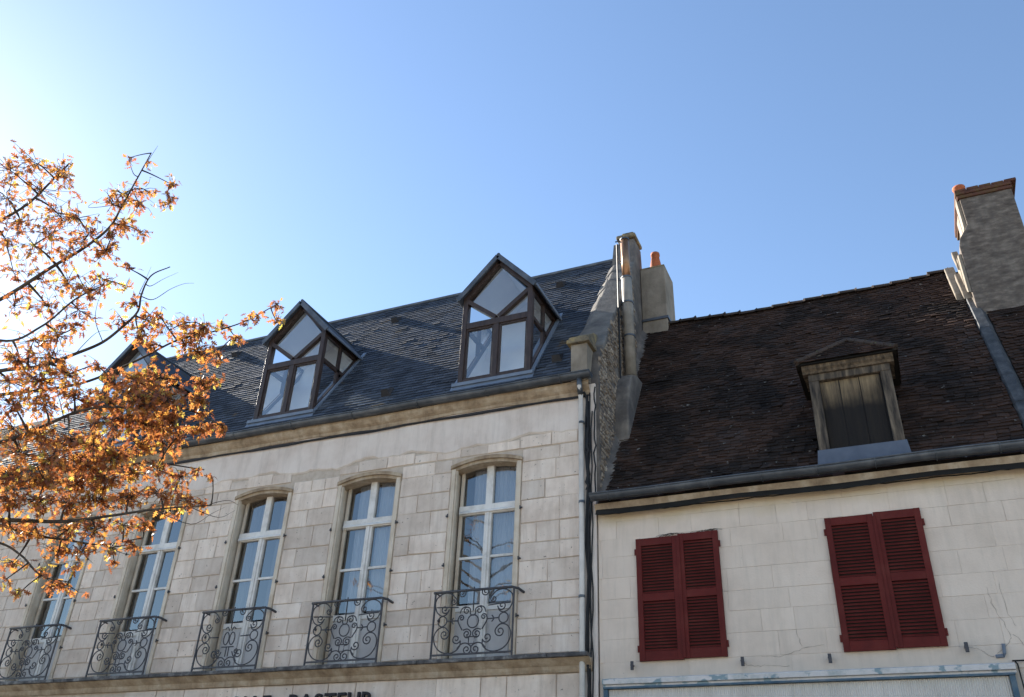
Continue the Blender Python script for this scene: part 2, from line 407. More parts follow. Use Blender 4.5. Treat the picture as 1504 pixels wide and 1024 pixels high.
def half_gutter(x0, x1, yc, zc, r, tilt=0, n=9):
    mb = MB(); k = max(2, int((x1 - x0) / .5)); outer = []
    for i in range(k + 1):
        xx = x0 + (x1 - x0) * i / k
        zz = zc + tilt * (xx - x0) + .006 * math.sin(xx * 2.3)
        outer.append([(xx, yc + r_ * math.cos(math.pi + math.pi * j / n), zz + r_ * math.sin(math.pi + math.pi * j / n)) for r_ in (r, r - .012) for j in range(n + 1)])
    m_ = n + 1
    for i in range(k):
        vs = outer[i] + outer[i + 1]; o2 = 2 * m_
        fs = []
        for j in range(n):
            fs.append((j, j + 1, o2 + j + 1, o2 + j)); fs.append((m_ + j, o2 + m_ + j, o2 + m_ + j + 1, m_ + j + 1))
        fs += [(0, o2, o2 + m_, m_), (n, m_ + n, o2 + m_ + n, o2 + n)]
        mb.add(vs, fs)
    mb.tube([(x0 + (x1 - x0) * i / k, yc - r, zc + tilt * (x1 - x0) * i / k + .006 * math.sin((x0 + (x1 - x0) * i / k) * 2.3)) for i in range(k + 1)], .013, 6)
    for xx in (x0, x1):
        mb.add([(xx, yc, zc)] + [(xx, yc + r * math.cos(math.pi + math.pi * j / n), zc + r * math.sin(math.pi + math.pi * j / n)) for j in range(n + 1)],
               [(0, j + 1, j + 2) for j in range(n)])
    return mb
gut = half_gutter(XL, XR + .05, -.20, 8.97, .10).build('gutter', 'zinc', house, smooth=True, recalc=False)
for i in range(11):
    xx = XR - .5 - i * 1.4
    MB().tube([(xx, -.20 + .106 * math.cos(math.pi + math.pi * j / 8), 8.965 + .106 * math.sin(math.pi + math.pi * j / 8)) for j in range(9)], .009, 4).build('gutter_clip', 'zinc', gut)

# ---- windows
def make_window(i, cx):
    rr = random.Random(50 + i)
    wnd = empty('window', (cx, 0, SILL), house)
    # shutter-less timber surround, its left reveal showing
    s = MB()
    for sx in (-1, 1):
        a, b = sorted((cx + sx * HW, cx + sx * (HW - .075)))
        s.box(a, b, -.035, .06, SILL, SPR)
        a, b = sorted((cx + sx * (HW - .004), cx + sx * (HW - .055)))
        s.box(a, b, .06, .24, SILL, SPR)
        a, b = sorted((cx + sx * (HW - .075), cx + sx * (HW - .10)))
        s.box(a, b, -.012, .05, SILL, SPR - .01)
    s.build('surround', 'tan_paint', wnd, bevel=.006)
    hd = MB()
    for (o0, o1, y0, y1) in ((-.002, .06, -.055, .1), (-.06, -.003, -.02, .2)):
        nseg = 14; pr = []
        for q in range(nseg + 1):
            t = -1 + 2 * q / nseg; za = arc(t)
            pr.append([(cx + t * (HW + .015), y0, za + o0), (cx + t * (HW + .015), y0, za + o1), (cx + t * (HW + .015), y1, za + o1), (cx + t * (HW + .015), y1, za + o0)])
        for q in range(nseg):
            vs = pr[q] + pr[q + 1]; hd.add(vs, [(0, 1, 5, 4), (1, 2, 6, 5), (2, 3, 7, 6), (3, 0, 4, 7)])
        hd.add(pr[0], [(0, 1, 2, 3)]); hd.add(pr[-1], [(0, 1, 2, 3)])
    hd.build('arched_head', 'ochre_stone', wnd)
    yg = .2
    # casements: stiles, meeting mullion, transom, glazing bars
    IN = HW - .10
    zt = SPR + .1
    wf = MB()
    for sx in (-1, 1):
        a, b = sorted((cx + sx * IN, cx + sx * (IN - .055))); wf.box(a, b, yg - .03, yg + .03, SILL + .02, zt)
    wf.build('stile', 'tan_paint', wnd, bevel=.004)
    MB().box(cx - .065, cx + .065, yg - .05, yg + .03, SILL + .02, zt + .1).box(cx - .022, cx + .022, yg - .068, yg - .05, SILL + .05, 6.82).build('mullion', 'white_paint', wnd, bevel=.006)
    tr = MB().box(cx - IN, cx + IN, yg - .045, yg + .028, 6.80, 6.965)
    tr.prism([(yg - .045, 6.83), (yg - .085, 6.815), (yg - .085, 6.84), (yg - .045, 6.875)], 'x', cx - IN + .02, cx + IN - .02)
    tr.build('transom', 'white_paint', wnd, bevel=.004)
    for sx in (-1, 1):
        a, b = sorted((cx + sx * .066, cx + sx * (IN - .055)))
        MB().box(a, b, yg - .025, yg + .02, 6.035, 6.075).build('glazing_bar', 'white_paint', wnd)
        MB().box(a, b, yg - .032, yg + .026, 5.18, 5.27).build('bottom_rail', 'white_paint', wnd)
        pn = MB().box(a, b, yg - .012, yg + .012, SILL + .03, 5.18)
        pn.box(a + .05, b - .05, yg - .026, yg - .012, SILL + .12, 5.10)
        pn.build('lower_panel', 'grey_panel', wnd, bevel=.005)
        for (z0, z1) in ((5.272, 6.033), (6.077, 6.798)):
            tlt = rr.uniform(-.004, .004); t2 = rr.uniform(-.004, .004)
            MB().add([(a, yg + tlt, z0), (b, yg - tlt, z0), (b, yg - tlt + t2, z1), (a, yg + tlt + t2, z1)], [(0, 1, 2, 3)]).build('pane', 'window_glass', wnd, recalc=False)
        # upper light follows the arch
        nq = 6; vs = []
        for q in range(nq + 1):
            xx = a + (b - a) * q / nq; t = (xx - cx) / HW
            vs.append((xx, yg, 6.967)); vs.append((xx, yg, arc(t) - .05))
        MB().add(vs, [(2 * q, 2 * q + 2, 2 * q + 3, 2 * q + 1) for q in range(nq)]).build('pane', 'window_glass', wnd, recalc=False)
        # hinge pins on the surround
        for zz in (5.0, 5.9, 6.75):
            MB().tube([(cx + sx * (HW + .012), -.05, zz - .03), (cx + sx * (HW + .012), -.05, zz + .03)], .012, 6).box(
                min(cx + sx * (HW + .012), cx + sx * (HW + .045)), max(cx + sx * (HW + .012), cx + sx * (HW + .045)), -.045, -.012, zz - .010, zz + .010).build('hinge', 'iron', wnd)
    # curtain with folds, drawn partly
    for sx in (-1, 1):
        wd_ = IN * (rr.uniform(.56, .64) if sx < 0 else .86) if i in (0, 1) else IN * rr.uniform(.5, .8)
        st = cx + sx * (IN * rr.uniform(.04, .1) if i in (0, 1) else IN - .02)
        en = st + (sx if i in (0, 1) else -sx) * wd_
        nq = 60; vs = []
        for q in range(nq + 1):
            xx = st + (en - st) * q / nq
            yy = yg + .13 + .022 * math.sin(q * .95 + i) + .012 * math.sin(q * 2.3 + 2 * i)
            vs.append((xx, yy, SILL + .05)); vs.append((xx, yy + .01, arc((xx - cx) / HW) - .02))
        MB().add(vs, [(2 * q, 2 * q + 2, 2 * q + 3, 2 * q + 1) for q in range(nq)]).build('curtain', 'curtain' if i < 2 else 'curtain_dark', wnd, smooth=True, recalc=False)
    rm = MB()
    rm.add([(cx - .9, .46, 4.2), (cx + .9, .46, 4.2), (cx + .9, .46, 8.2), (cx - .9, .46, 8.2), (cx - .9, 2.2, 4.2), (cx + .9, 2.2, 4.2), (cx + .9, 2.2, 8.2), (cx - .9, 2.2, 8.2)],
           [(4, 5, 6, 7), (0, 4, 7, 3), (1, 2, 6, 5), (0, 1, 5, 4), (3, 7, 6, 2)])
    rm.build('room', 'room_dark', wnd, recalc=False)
    return wnd
for i, cx in enumerate(WX): make_window(i, cx)

# ---- wrought iron railings
def catmull(P, n=7):
    P = [Vector(p) for p in P]; out = []
    Q = [P[0] * 2 - P[1]] + P + [P[-1] * 2 - P[-2]]
    for i in range(1, len(Q) - 2):
        for j in range(n):
            t = j / n; a, b, c, d = Q[i - 1], Q[i], Q[i + 1], Q[i + 2]
            out.append(.5 * ((2 * b) + (c - a) * t + (2 * a - 5 * b + 4 * c - d) * t * t + (3 * b - a - 3 * c + d) * t ** 3))
    out.append(P[-1]); return out
def spiral(p, c, turns, sgn, n=22):
    p = Vector(p); c = Vector(c); d = p - c; r = d.length; a0 = math.atan2(d.y, d.x)
    return [c + Vector((math.cos(a0 + sgn * turns * 2 * math.pi * i / n), math.sin(a0 + sgn * turns * 2 * math.pi * i / n))) * r * (1 - .82 * i / n) for i in range(1, n + 1)]
def scroll(P, A=None, B=None):
    """P: points (u,v); A,B: (centre, sign) of the end spirals"""
    pts = catmull(P) if len(P) > 2 else [Vector(p) for p in P]
    if A: pts = list(reversed(spiral(P[0], A[0], 1.35, A[1]))) + pts
    if B: pts = pts + spiral(P[-1], B[0], 1.35, B[1])
    return pts
def q(px, py): return ((px - 465) / 560, (818 - py) / 625)
half = [  # right-hand half, from the photograph's drawing of the panel
    scroll([q(570, 670), q(575, 725), q(620, 772), q(690, 786), q(770, 758), q(822, 690), q(830, 610), q(795, 550), q(735, 538), q(690, 580)], (q(612, 655), 1), (q(732, 605), 1)),
    scroll([q(700, 365), q(722, 412), q(770, 424), q(820, 385), q(842, 310), q(825, 245), q(760, 205), q(690, 215), q(640, 262)], (q(742, 362), 1), (q(660, 292), 1)),
    scroll([q(560, 575), q(605, 490), q(600, 455)], None, (q(572, 458), 1)),
    scroll([q(468, 440), q(490, 420), q(490, 380)], None, (q(525, 392), -1)),
    scroll([q(590, 412), q(575, 372), q(540, 352), q(505, 365)], None, None),
    scroll([q(550, 575), q(510, 567), q(478, 590), q(475, 620)], None, (q(512, 612), 1)),
    scroll([q(600, 745), q(560, 705), q(510, 700), q(468, 730), q(465, 760)], None, (q(505, 758), 1)),
    scroll([q(545, 190), q(545, 225)], None, (q(580, 215), 1)),
    scroll([q(600, 482), q(715, 478)]), scroll([q(650, 450), q(668, 480), q(650, 512)]),
    scroll([q(610, 352), q(700, 345), q(820, 340)]),
]
def circ(c, r, n=20, ry=None): return [Vector((c[0] + r * math.cos(2 * math.pi * i / n), c[1] + (ry or r) * math.sin(2 * math.pi * i / n))) for i in range(n + 1)]
half.append(circ(q(760, 480), .078))
mid = [circ(q(470, 495), .095, 22, .1), [Vector(q(438, 640)), Vector(q(492, 640)), Vector(q(492, 705)), Vector(q(438, 705)), Vector(q(438, 640))],
       [Vector(q(465, 160)), Vector(q(467, 392))], [Vector(q(410, 640)), Vector(q(520, 640))]]
lyre_half = half[:2] + [half[8], half[11], half[6], half[7],
    scroll([q(600, 640), q(560, 690), q(530, 640)], (q(575, 640), 1), None), scroll([q(480, 420), q(500, 380), q(530, 400)], None, None)]
lyre_mid = [circ(q(432, 500), .055, 18, .105), circ(q(502, 500), .055, 18, .105), [Vector(q(395, 590)), Vector(q(540, 590))], [Vector(q(455, 590)), Vector(q(455, 690))], [Vector(q(485, 590)), Vector(q(485, 690))],
       [Vector(q(465, 160)), Vector(q(467, 392))]]
def to_mesh(pts, mirror):
    s = -1 if mirror else 1
    P = [(s * p.x, 0, p.y) for p in pts]
    return MB().tube(P, .0105, 5).mesh('scroll', 'iron', smooth=True)
PATT = {}
for nm, hf, md in (('ring', half, mid), ('lyre', lyre_half, lyre_mid)):
    PATT[nm] = [to_mesh(h, mi) for h in hf for mi in (False, True)] + [to_mesh(m_, False) for m_ in md]
RW = .685; RY = -.19; RH = 1.0
rail_me = MB().tube([(-RW - .03, 0, RH), (0, 0, RH + .004), (RW - .02, 0, RH), (RW + .05, .06, RH - .012), (RW + .10, .2, RH - .05)], .021, 7).tube(
    [(-RW, 0, RH), (-RW - .02, .19, RH)], .014, 5).mesh('handrail', 'iron', smooth=True)
bot_me = MB().box(-RW, RW, -.012, .012, .02, .045).mesh('bottom_bar', 'iron')
post_me = MB().box(-.012, .012, -.012, .012, -.03, RH).mesh('post', 'iron')
for i, cx in enumerate(WX):
    b = empty('balcony_railing', (cx, RY, SILL), house)
    link_mesh('handrail', rail_me, b); link_mesh('bottom_bar', bot_me, b)
    for s in (-1, 1): link_mesh('post', post_me, b, (s * RW, 0, 0))
    for me in PATT['lyre' if i == 2 else 'ring']: link_mesh('scroll', me, b)

# ---- slate roof
DX = [-6.19, -10.90, -15.65]       # dormers stand over every other window
DW = .735; DYF = .08; DZS, DZA = 11.28, 12.06
roof = empty('slate_roof', ((XL + XR) / 2, 0, 9.0), house)
def dormer_hit(xx, y, pad=0):
    for dx in DX:
        if abs(xx - dx) < DW - .03 + pad and y > DYF - .02 and zL(y) < DZS - .05: return True
        if y > DYF and abs(xx - dx) < DW and zL(y) < DZA - abs(xx - dx) * (DZA - DZS) / DW - .05: return True
    return False
RY1 = 3.0
rbm = MB()
xsplit = [XL] + sorted([d + s * (DW - .02) for d in DX for s in (-1, 1)]) + [XR - .38]
yop = (DZS - .12 - 9.05) / S1 - .12
for i in range(len(xsplit) - 1):
    a, b = xsplit[i], xsplit[i + 1]
    if i % 2 == 0:
        rbm.add([(a, -.14, zL(-.14) - .03), (b, -.14, zL(-.14) - .03), (b, RY1, zL(RY1) - .03), (a, RY1, zL(RY1) - .03)], [(0, 1, 2, 3)])
    else:
        for (ya, yb) in ((-.14, DYF), (yop, RY1)):
            rbm.add([(a, ya, zL(ya) - .03), (b, ya, zL(ya) - .03), (b, yb, zL(yb) - .03), (a, yb, zL(yb) - .03)], [(0, 1, 2, 3)])
zr = zL(RY1)
rbm.add([(XL, RY1, zr - .03), (XR - .3, RY1, zr - .03), (XR - .3, 5.7, 9.05), (XL, 5.7, 9.05)], [(0, 1, 2, 3)])
rbm.add([(XL + .02, -.1, 9.0), (XL + .02, 5.6, 9.0), (XL + .02, RY1, zr - .05)], [(0, 1, 2)])
rbm.build('roof_deck', 'slate_base', roof, recalc=False)
sl = MB()
E1 = .118; SWD = .205
nrm = Vector((0, -S1, 1)).normalized(); up = Vector((0, 1, S1)).normalized()
Ls = (Vector((0, RY1, zr)) - Vector((0, -.14, zL(-.14)))).length
rows = int(Ls / E1)
for ri in range(rows + 1):
    s0 = ri * E1
    xx = XL + (SWD / 2 if ri % 2 else 0)
    while xx < XR - .40:
        wv = SWD * R.uniform(.96, 1.04) - .004
        base = Vector((0, -.14, zL(-.14))) + up * s0
        if not dormer_hit(xx + wv / 2, base.y + .02):
            li = .014 + R.uniform(0, .004) + (R.random() < .04) * .008
            tk = .006
            ds = R.uniform(-.006, .006); le = E1 + .05
            if s0 + le > Ls + .02: le = Ls + .02 - s0
            x1 = min(xx + wv, XR - .38)
            sk = R.uniform(-.003, .003)
            A = base + up * ds + nrm * li; B = base + up * le - nrm * .004
            vs = []
            for (pt, th) in ((A, 0), (B, 0), (A, tk), (B, tk)):
                for x_ in (xx, x1): vs.append((x_, pt.y + nrm.y * th, pt.z + nrm.z * th + (sk if x_ == xx else 0)))
            sl.add(vs, [(4, 5, 7, 6), (0, 1, 5, 4), (0, 4, 6, 2), (1, 3, 7, 5)])
        xx += wv + .004
o = sl.build('slates', 'slate', roof, recalc=False); o['kind'] = 'stuff'
MB().tube([(XL, RY1, zr + .015), (XR - .4, RY1, zr + .015)], .05, 8).build('ridge_cap', 'zinc', roof)
# little roof vents
for (vx, vy) in ((-10.08, 2.42), (-8.52, .12), (-5.82, 2.42), (-14.9, 2.42), (-13.1, .12), (-5.0, .2)):
    vz = zL(vy)
    v = MB().add([(vx - .10, vy, vz), (vx + .10, vy, vz), (vx + .07, vy - .10, vz + .11), (vx - .07, vy - .10, vz + .11), (vx + .06, vy + .16, vz + .27), (vx - .06, vy + .16, vz + .27)],
                 [(0, 1, 2, 3), (3, 2, 4, 5), (0, 3, 5), (1, 4, 2)])
    v.build('roof_vent', 'slate_base', roof)

# ---- glazed timber dormers
def make_dormer(dx):
    d = empty('dormer_window', (dx, DYF, 9.3), roof)
    z0 = zL(DYF) - .02; T = .10
    xl, xr = dx - DW, dx + DW
    yb = (DZS - 9.05) / S1 - .12      # where the eaves die into the roof
    yr = (DZA - 9.05) / S1 - .12
    for xx in (xl + T / 2, xr - T / 2):
        MB().box(xx - T / 2, xx + T / 2, DYF - .05, DYF + .06, z0, DZS - .02).build('post', 'brown_timber', d, bevel=.006)
    MB().box(xl + T, xr - T, DYF - .045, DYF + .05, z0 + .01, z0 + .10).build('sill_rail', 'brown_timber', d, bevel=.005)
    MB().box(xl + T, xr - T, DYF - .045, DYF + .05, 10.54, 10.67).build('transom', 'brown_timber', d, bevel=.005)
    MB().box(dx - .055, dx + .055, DYF - .04, DYF + .045, z0 + .10, 10.54).build('mullion', 'brown_timber', d, bevel=.005)
    for s in (-1, 1):
        MB().bar((dx + s * .03, DYF, 10.70), (dx + s * (DW - T + .01), DYF, DZS - .09), .085, .09, (0, 1, 0)).build('brace', 'brown_timber', d)
        MB().bar((dx + s * (DW - .02), DYF, DZS - .05), (dx, DYF, DZA - .07), .1, .11, (0, 1, 0)).build('rafter', 'brown_timber', d)
        # casement frame inside the opening
        a, b = sorted((dx + s * .056, dx + s * (DW - T - .001)))
        cf = MB().box(a, a + .035, DYF - .02, DYF + .03, z0 + .101, 10.539).box(b - .035, b, DYF - .02, DYF + .03, z0 + .101, 10.539)
        cf.box(a + .035, b - .035, DYF - .02, DYF + .03, z0 + .101, z0 + .135).box(a + .035, b - .035, DYF - .02, DYF + .03, 10.505, 10.539).build('casement', 'brown_timber', d)
        MB().add([(a + .03, DYF + .01, z0 + .13), (b - .03, DYF + .01, z0 + .13), (b - .03, DYF + .012, 10.51), (a + .03, DYF + .012, 10.51)], [(0, 1, 2, 3)]).build('pane', 'dormer_glass', d, recalc=False)
        MB().add([(dx + s * .06, DYF + .02, 10.67), (dx + s * (DW - T), DYF + .02, 10.67), (dx + s * (DW - T), DYF + .02, DZS - .12)], [(0, 1, 2)]).build('pane', 'dormer_glass', d, recalc=False)
        # cheek: sill along the slope, rail, upright, head and panes
        xc = dx + s * (DW - .05)
        MB().bar((xc, DYF + .02, zL(DYF) + .05), (xc, yb, zL(yb) + .03), .07, .08).build('cheek_sill', 'brown_timber', d)
        MB().bar((xc, DYF + .06, DZS - .06), (xc, yb - .02, DZS - .06), .08, .11).build('cheek_head', 'brown_timber', d)
        yk = (10.52 - 9.05) / S1 - .12
        MB().bar((xc, DYF + .06, 10.6), (xc, yk + .03, 10.6), .065, .075).build('cheek_rail', 'brown_timber', d)
        MB().bar((xc, .68, zL(.68) + .02), (xc, .68, DZS - .1), .065, .07).build('cheek_upright', 'brown_timber', d)
        MB().add([(xc, DYF + .06, zL(DYF + .06) + .06), (xc, DYF + .06, 10.57), (xc, yk, 10.57)], [(0, 1, 2)]).build('pane', 'dormer_glass', d, recalc=False)
        MB().add([(xc, DYF + .06, 10.63), (xc, .65, 10.63), (xc, .65, DZS - .11), (xc, DYF + .06, DZS - .11)], [(0, 1, 2, 3)]).build('pane', 'dormer_glass', d, recalc=False)
        MB().add([(xc, .71, zL(.71) + .05), (xc, yb - .05, DZS - .11), (xc, .71, DZS - .11)], [(0, 1, 2)]).build('pane', 'dormer_glass', d, recalc=False)
        # zinc apron up the side and the slate pitch over it
        xo = dx + s * (DW + .035)
        MB().bar((xo, DYF - .06, zL(DYF - .06) + .03), (xo, yb + .1, zL(yb + .1) + .03), .075, .05).build('side_flashing', 'zinc_light', d)
        OV = .09; sl_ = (DZA - DZS) / DW
        ex = dx + s * (DW + OV); ez = DZS - sl_ * OV
        yf = DYF - .13; ybk = (ez - 9.05) / S1 - .12 + .05
        top = [(dx, yf, DZA + .05), (ex, yf, ez + .05), (ex, ybk, ez + .05), (dx, yr + .05, DZA + .05)]
        bot = [(p[0], p[1], p[2] - .065) for p in top]
        MB().add(top + bot, [(0, 1, 2, 3), (7, 6, 5, 4), (0, 4, 5, 1), (1, 5, 6, 2), (2, 6, 7, 3), (0, 3, 7, 4)]).build('roof_pitch', 'slate', d)
        MB().bar((dx + s * .0, yf - .012, DZA + .012), (ex, yf - .012, ez + .012), .10, .022, (0, 1, 0)).build('barge_board', 'zinc', d)
        MB().bar((dx + s * (DW + OV + .008), yf, ez + .02), (dx + s * (DW + OV + .008), ybk + .05, ez + .02), .03, .06).build('eave_strip', 'zinc_light', d)
    for s in (-1, 1):
        MB().add([(dx, DYF + .06, DZA - .13), (dx + s * (DW - .09), DYF + .06, DZS - .12), (dx + s * (DW - .09), yb, DZS - .12), (dx, yr, DZA - .13)], [(0, 1, 2, 3)]).build('ceiling_lining', 'room_white', d, recalc=False)
    # diamond pane
    MB().add([(dx, DYF + .015, 10.76), (dx + DW - T - .02, DYF + .015, DZS - .06), (dx, DYF + .015, DZA - .14), (dx - DW + T + .02, DYF + .015, DZS - .06)], [(0, 1, 2, 3)]).build('pane', 'dormer_glass', d, recalc=False)
    MB().box(xl - .08, xr + .08, DYF - .12, DYF - .05, z0 - .06, z0 + .005).add(
        [(xl - .1, DYF - .14, zL(DYF - .14) + .025), (xr + .1, DYF - .14, zL(DYF - .14) + .025), (xr + .08, DYF - .051, z0 + .02), (xl - .08, DYF - .051, z0 + .02)], [(0, 1, 2, 3)]).build('sill_flashing', 'zinc_light', d)
    MB().tube([(dx, DYF - .13, DZA + .06), (dx, yr + .03, DZA + .06)], .035, 6).build('ridge_strip', 'zinc', d)
    # white lined well that opens into the attic
    ln = MB()
    a, b = xl + .07, xr - .07; e = .30
    ln.add([(a, DYF + .06, z0 - .1), (b, DYF + .06, z0 - .1), (b, .55, z0 - .1), (a, .55, z0 - .1)], [(0, 1, 2, 3)])
    ln.add([(a, .55, z0 - .1), (b, .55, z0 - .1), (b, 1.25, DZS - .05), (a, 1.25, DZS - .05)], [(0, 1, 2, 3)])
    ln.add([(a, 1.25, DZS - .05), (b, 1.25, DZS - .05), (dx, 1.5, DZA - .1)], [(0, 1, 2)])
    for xx in (a, b):
        ln.add([(xx, DYF + .06, z0 - .1), (xx, .55, z0 - .1), (xx, 1.25, DZS - .05), (xx, yb, zL(yb) - .03), (xx, DYF + .06, zL(DYF + .06) - .03)], [(0, 1, 2, 3, 4)])
    ln.build('white_lining', 'room_white', d, recalc=False)
    return d
for dx in DX: make_dormer(dx)

# ---- gable parapet, kneeler, flue and the cables at the corner
GX0, GX1 = -4.66, -4.16
par = empty('gable_parapet', (-4.4, 1.5, 9), house)
def gtop(y): return zL(y) + .12
pts = [(.02, 6.6), (.02, 9.05)]
n_ = 16
for i in range(n_ + 1):
    y = .12 + (2.55 - .12) * i / n_; pts.append((y, gtop(y) + R.uniform(-.03, .03)))
pts += [(2.75, 13.95), (3.2, 13.95), (3.3, 13.0), (5.6, 9.0), (5.6, 6.6)]
MB().prism(pts, 'x', GX0, GX1).build('gable_wall', 'gable_plaster', par)
# rubble facing on the flank, patch by patch of stones
rs = MB(); fr = random.Random(3)
def flank_ok(y, z): return z < gtop(y) - .12 and y > .03 and z > 6.62 + S1 * max(0, y - .1)
z = 6.7
while z < 12.6:
    hgt = fr.uniform(.05, .11); y = .04 + fr.uniform(0, .08)
    while y < 2.4:
        wv = fr.uniform(.07, .2)
        if flank_ok(y + wv / 2, z) and fr.random() < .93:
            t = fr.uniform(.002, .024); c = .016
            j = lambda: fr.uniform(-.014, .014)
            o4 = [(y + j(), z + j()), (y + wv - .012 + j(), z + j()), (y + wv - .012 + j(), z + hgt - .01 + j()), (y + j(), z + hgt - .01 + j())]
            sg = [(1, 1), (-1, 1), (-1, -1), (1, -1)]
            rs.add([(GX1 - .01, p[0], p[1]) for p in o4] + [(GX1 + t, p[0] + s_[0] * c, p[1] + s_[1] * c) for p, s_ in zip(o4, sg)],
                   [(4, 5, 6, 7)] + [(i, (i + 1) % 4, 4 + (i + 1) % 4, 4 + i) for i in range(4)])
        y += wv
    z += hgt
o = rs.build('rubble_stones', 'rubble', par); o['kind'] = 'stuff'
# coping stones up the slope
cr = random.Random(5)
nst = 9
for i in range(nst):
    y0 = .25 + (2.62 - .25) * i / nst; y1 = .25 + (2.62 - .25) * (i + 1) / nst - .012
    a = .03 + cr.uniform(-.012, .012); th = cr.uniform(.05, .09); xo = cr.uniform(-.03, .02)
    P = []
    y1 += .03; xe = GX1 + .01 + cr.uniform(-.03, .02); xw = GX0 - .13 + xo; xm = GX0 + .05 + xo
    V_ = [(xw, y0, zL(y0) - .02), (xw, y1, zL(y1) - .02), (xm, y0, gtop(y0) + th), (xm, y1, gtop(y1) + th), (xe, y0, gtop(y0) + th - .03), (xe, y1, gtop(y1) + th - .03), (xe, y0, gtop(y0) - .1), (xe, y1, gtop(y1) - .1)]
    MB().add(V_, [(0, 2, 3, 1), (2, 4, 5, 3), (4, 6, 7, 5), (0, 6, 4, 2), (1, 3, 5, 7), (0, 1, 7, 6)]).build('coping_stone', 'coping', par, bevel=.02)
# stub and cap stones at the apex
MB().prism([(2.7, 12.9), (2.72, 14.0), (3.16, 14.05), (3.22, 12.9)], 'x', GX0 + .13, GX1 - .01).build('apex_block', 'gable_plaster', par, bevel=.03)
MB().box(GX0 + .08, GX1 + .03, 2.66, 3.25, 14.03, 14.13).build('cap_stone', 'lichen_stone', par, bevel=.03)
MB().box(GX0 + .18, GX1 - .03, 2.76, 3.12, 14.13, 14.25).build('cap_stone', 'lichen_stone', par, bevel=.04)
# kneeler
MB().box(-4.60, -4.30, -.17, .35, 8.86, 9.60).build('kneeler', 'tan_render', par, bevel=.012)
MB().box(-4.66, -4.24, -.24, .40, 9.60, 9.68).box(-4.63, -4.27, -.21, .40, 9.68, 9.74).build('kneeler_cap', 'lichen_stone', par, bevel=.012)
MB().prism([(-.18, 9.74), (.42, 9.74), (.42, 10.1), (.2, 10.02)], 'x', -4.58, -4.30).build('kneeler_weathering', 'lichen_stone', par, bevel=.015)
# wall end at the party line
MB().box(XR - .16, XR + .06, -.03, .03, 3.4, 8.84).build('corner_pier', 'lime_render', par)
# flue on the flank
fl_ = empty('flue_pipe', (-4.0, 1.5, 9.5), house)
MB().tube([(-4.0, 1.50, 9.75), (-4.0, 1.43, 11.35), (-4.0, 1.40, 11.95)], .105, 14).build('lower_pipe', 'flue_grey', fl_, smooth=True)
MB().tube([(-4.0, 1.40, 11.95), (-4.0, 1.36, 12.9)], .085, 14).build('upper_pipe', 'copper', fl_, smooth=True)
for zz, rr_ in ((10.6, .118), (11.36, .118), (11.95, .112), (12.9, .095)):
    yy = 1.5 - (zz - 9.75) * .045
    MB().tube([(-4.0, yy, zz - .018), (-4.0, yy, zz + .018)], rr_, 14).bar((-4.0, yy, zz), (-4.2, yy, zz), .02, .02).build('collar', 'zinc', fl_)
MB().prism([(.86, 7.95), (.90, 8.75), (1.02, 9.25), (1.22, 9.62), (1.55, 9.78), (1.95, 9.82), (1.98, 9.6)], 'x', -4.2, -3.90).build('flue_base', 'gable_plaster', fl_, bevel=.035)
mf = MB(); fm = random.Random(14); Q_ = []
for i in range(41):
    y = .02 + 3.1 * i / 40; zz = 6.72 + 1.594 * y
    Q_.append([(GX1 - .01, y, zz + .16 + fm.uniform(-.03, .05)), (GX1 + .05 + fm.uniform(-.012, .012), y, zz + .08), (GX1 + .13 + fm.uniform(-.03, .03), y, zz + .015)])
for a, b in zip(Q_, Q_[1:]): mf.add(a + b, [(0, 1, 4, 3), (1, 2, 5, 4)])
mf.build('mortar_fillet', 'gable_plaster', par, recalc=False)
MB().tube([(-4.12, 1.2, 8.9), (-4.12, 1.2, 12.7)], .018, 5).build('flue_cable', 'cable_black', fl_)
# downpipe and cables on the corner
dp = empty('downpipe', (-4.45, -.1, .13), house)
MB().tube([(-4.43, -.2, 8.9), (-4.43, -.2, 8.75), (-4.44, -.10, 8.58), (-4.445, -.085, 8.4), (-4.43, -.085, 6.0), (-4.425, -.085, .2)], .042, 10).build('pipe', 'pipe_white', dp, smooth=True)
MB().tube([(-4.43, -.2, 8.9), (-4.43, -.2, 8.77), (-4.438, -.12, 8.62)], .048, 10).build('swan_neck', 'zinc', dp, smooth=True)
for zz in (3.7, 5.2, 6.7, 8.1):
    MB().tube([(-4.433, -.085, zz - .02), (-4.433, -.085, zz + .02)], .05, 10).build('pipe_bracket', 'zinc', dp)
cr = random.Random(9)
for kx, (x0, z0, z1, r_) in enumerate(((-4.36, 8.62, .3, .022), (-4.335, 8.5, .3, .017), (-4.31, 8.66, 3.2, .013), (-4.28, 8.3, 3.0, .011), (-4.22, 8.75, 6.8, .014), (-4.345, 8.0, 6.9, .03))):
    P = [(x0 + cr.uniform(-.012, .012) + (.02 if i % 3 == 0 else 0), -.055 + cr.uniform(-.012, .008), z0 + (z1 - z0) * i / 16) for i in range(17)]
    MB().tube(P, r_, 5).build('cable', 'cable_black', dp)
MB().tube([(-4.43, -.14, 8.6), (-4.38, -.1, 8.66), (-4.345, -.06, 8.55), (-4.34, -.05, 8.2)], .024, 6).build('cable', 'cable_black', dp)
MB().tube([(XL, -.05, 8.60)] + [(XL + (XR - .1 - XL) * i / 60, -.055, 8.605 + .012 * math.sin(i * .7) + cr.uniform(-.006, .006)) for i in range(1, 61)], .012, 5).build('cable', 'cable_black', dp)

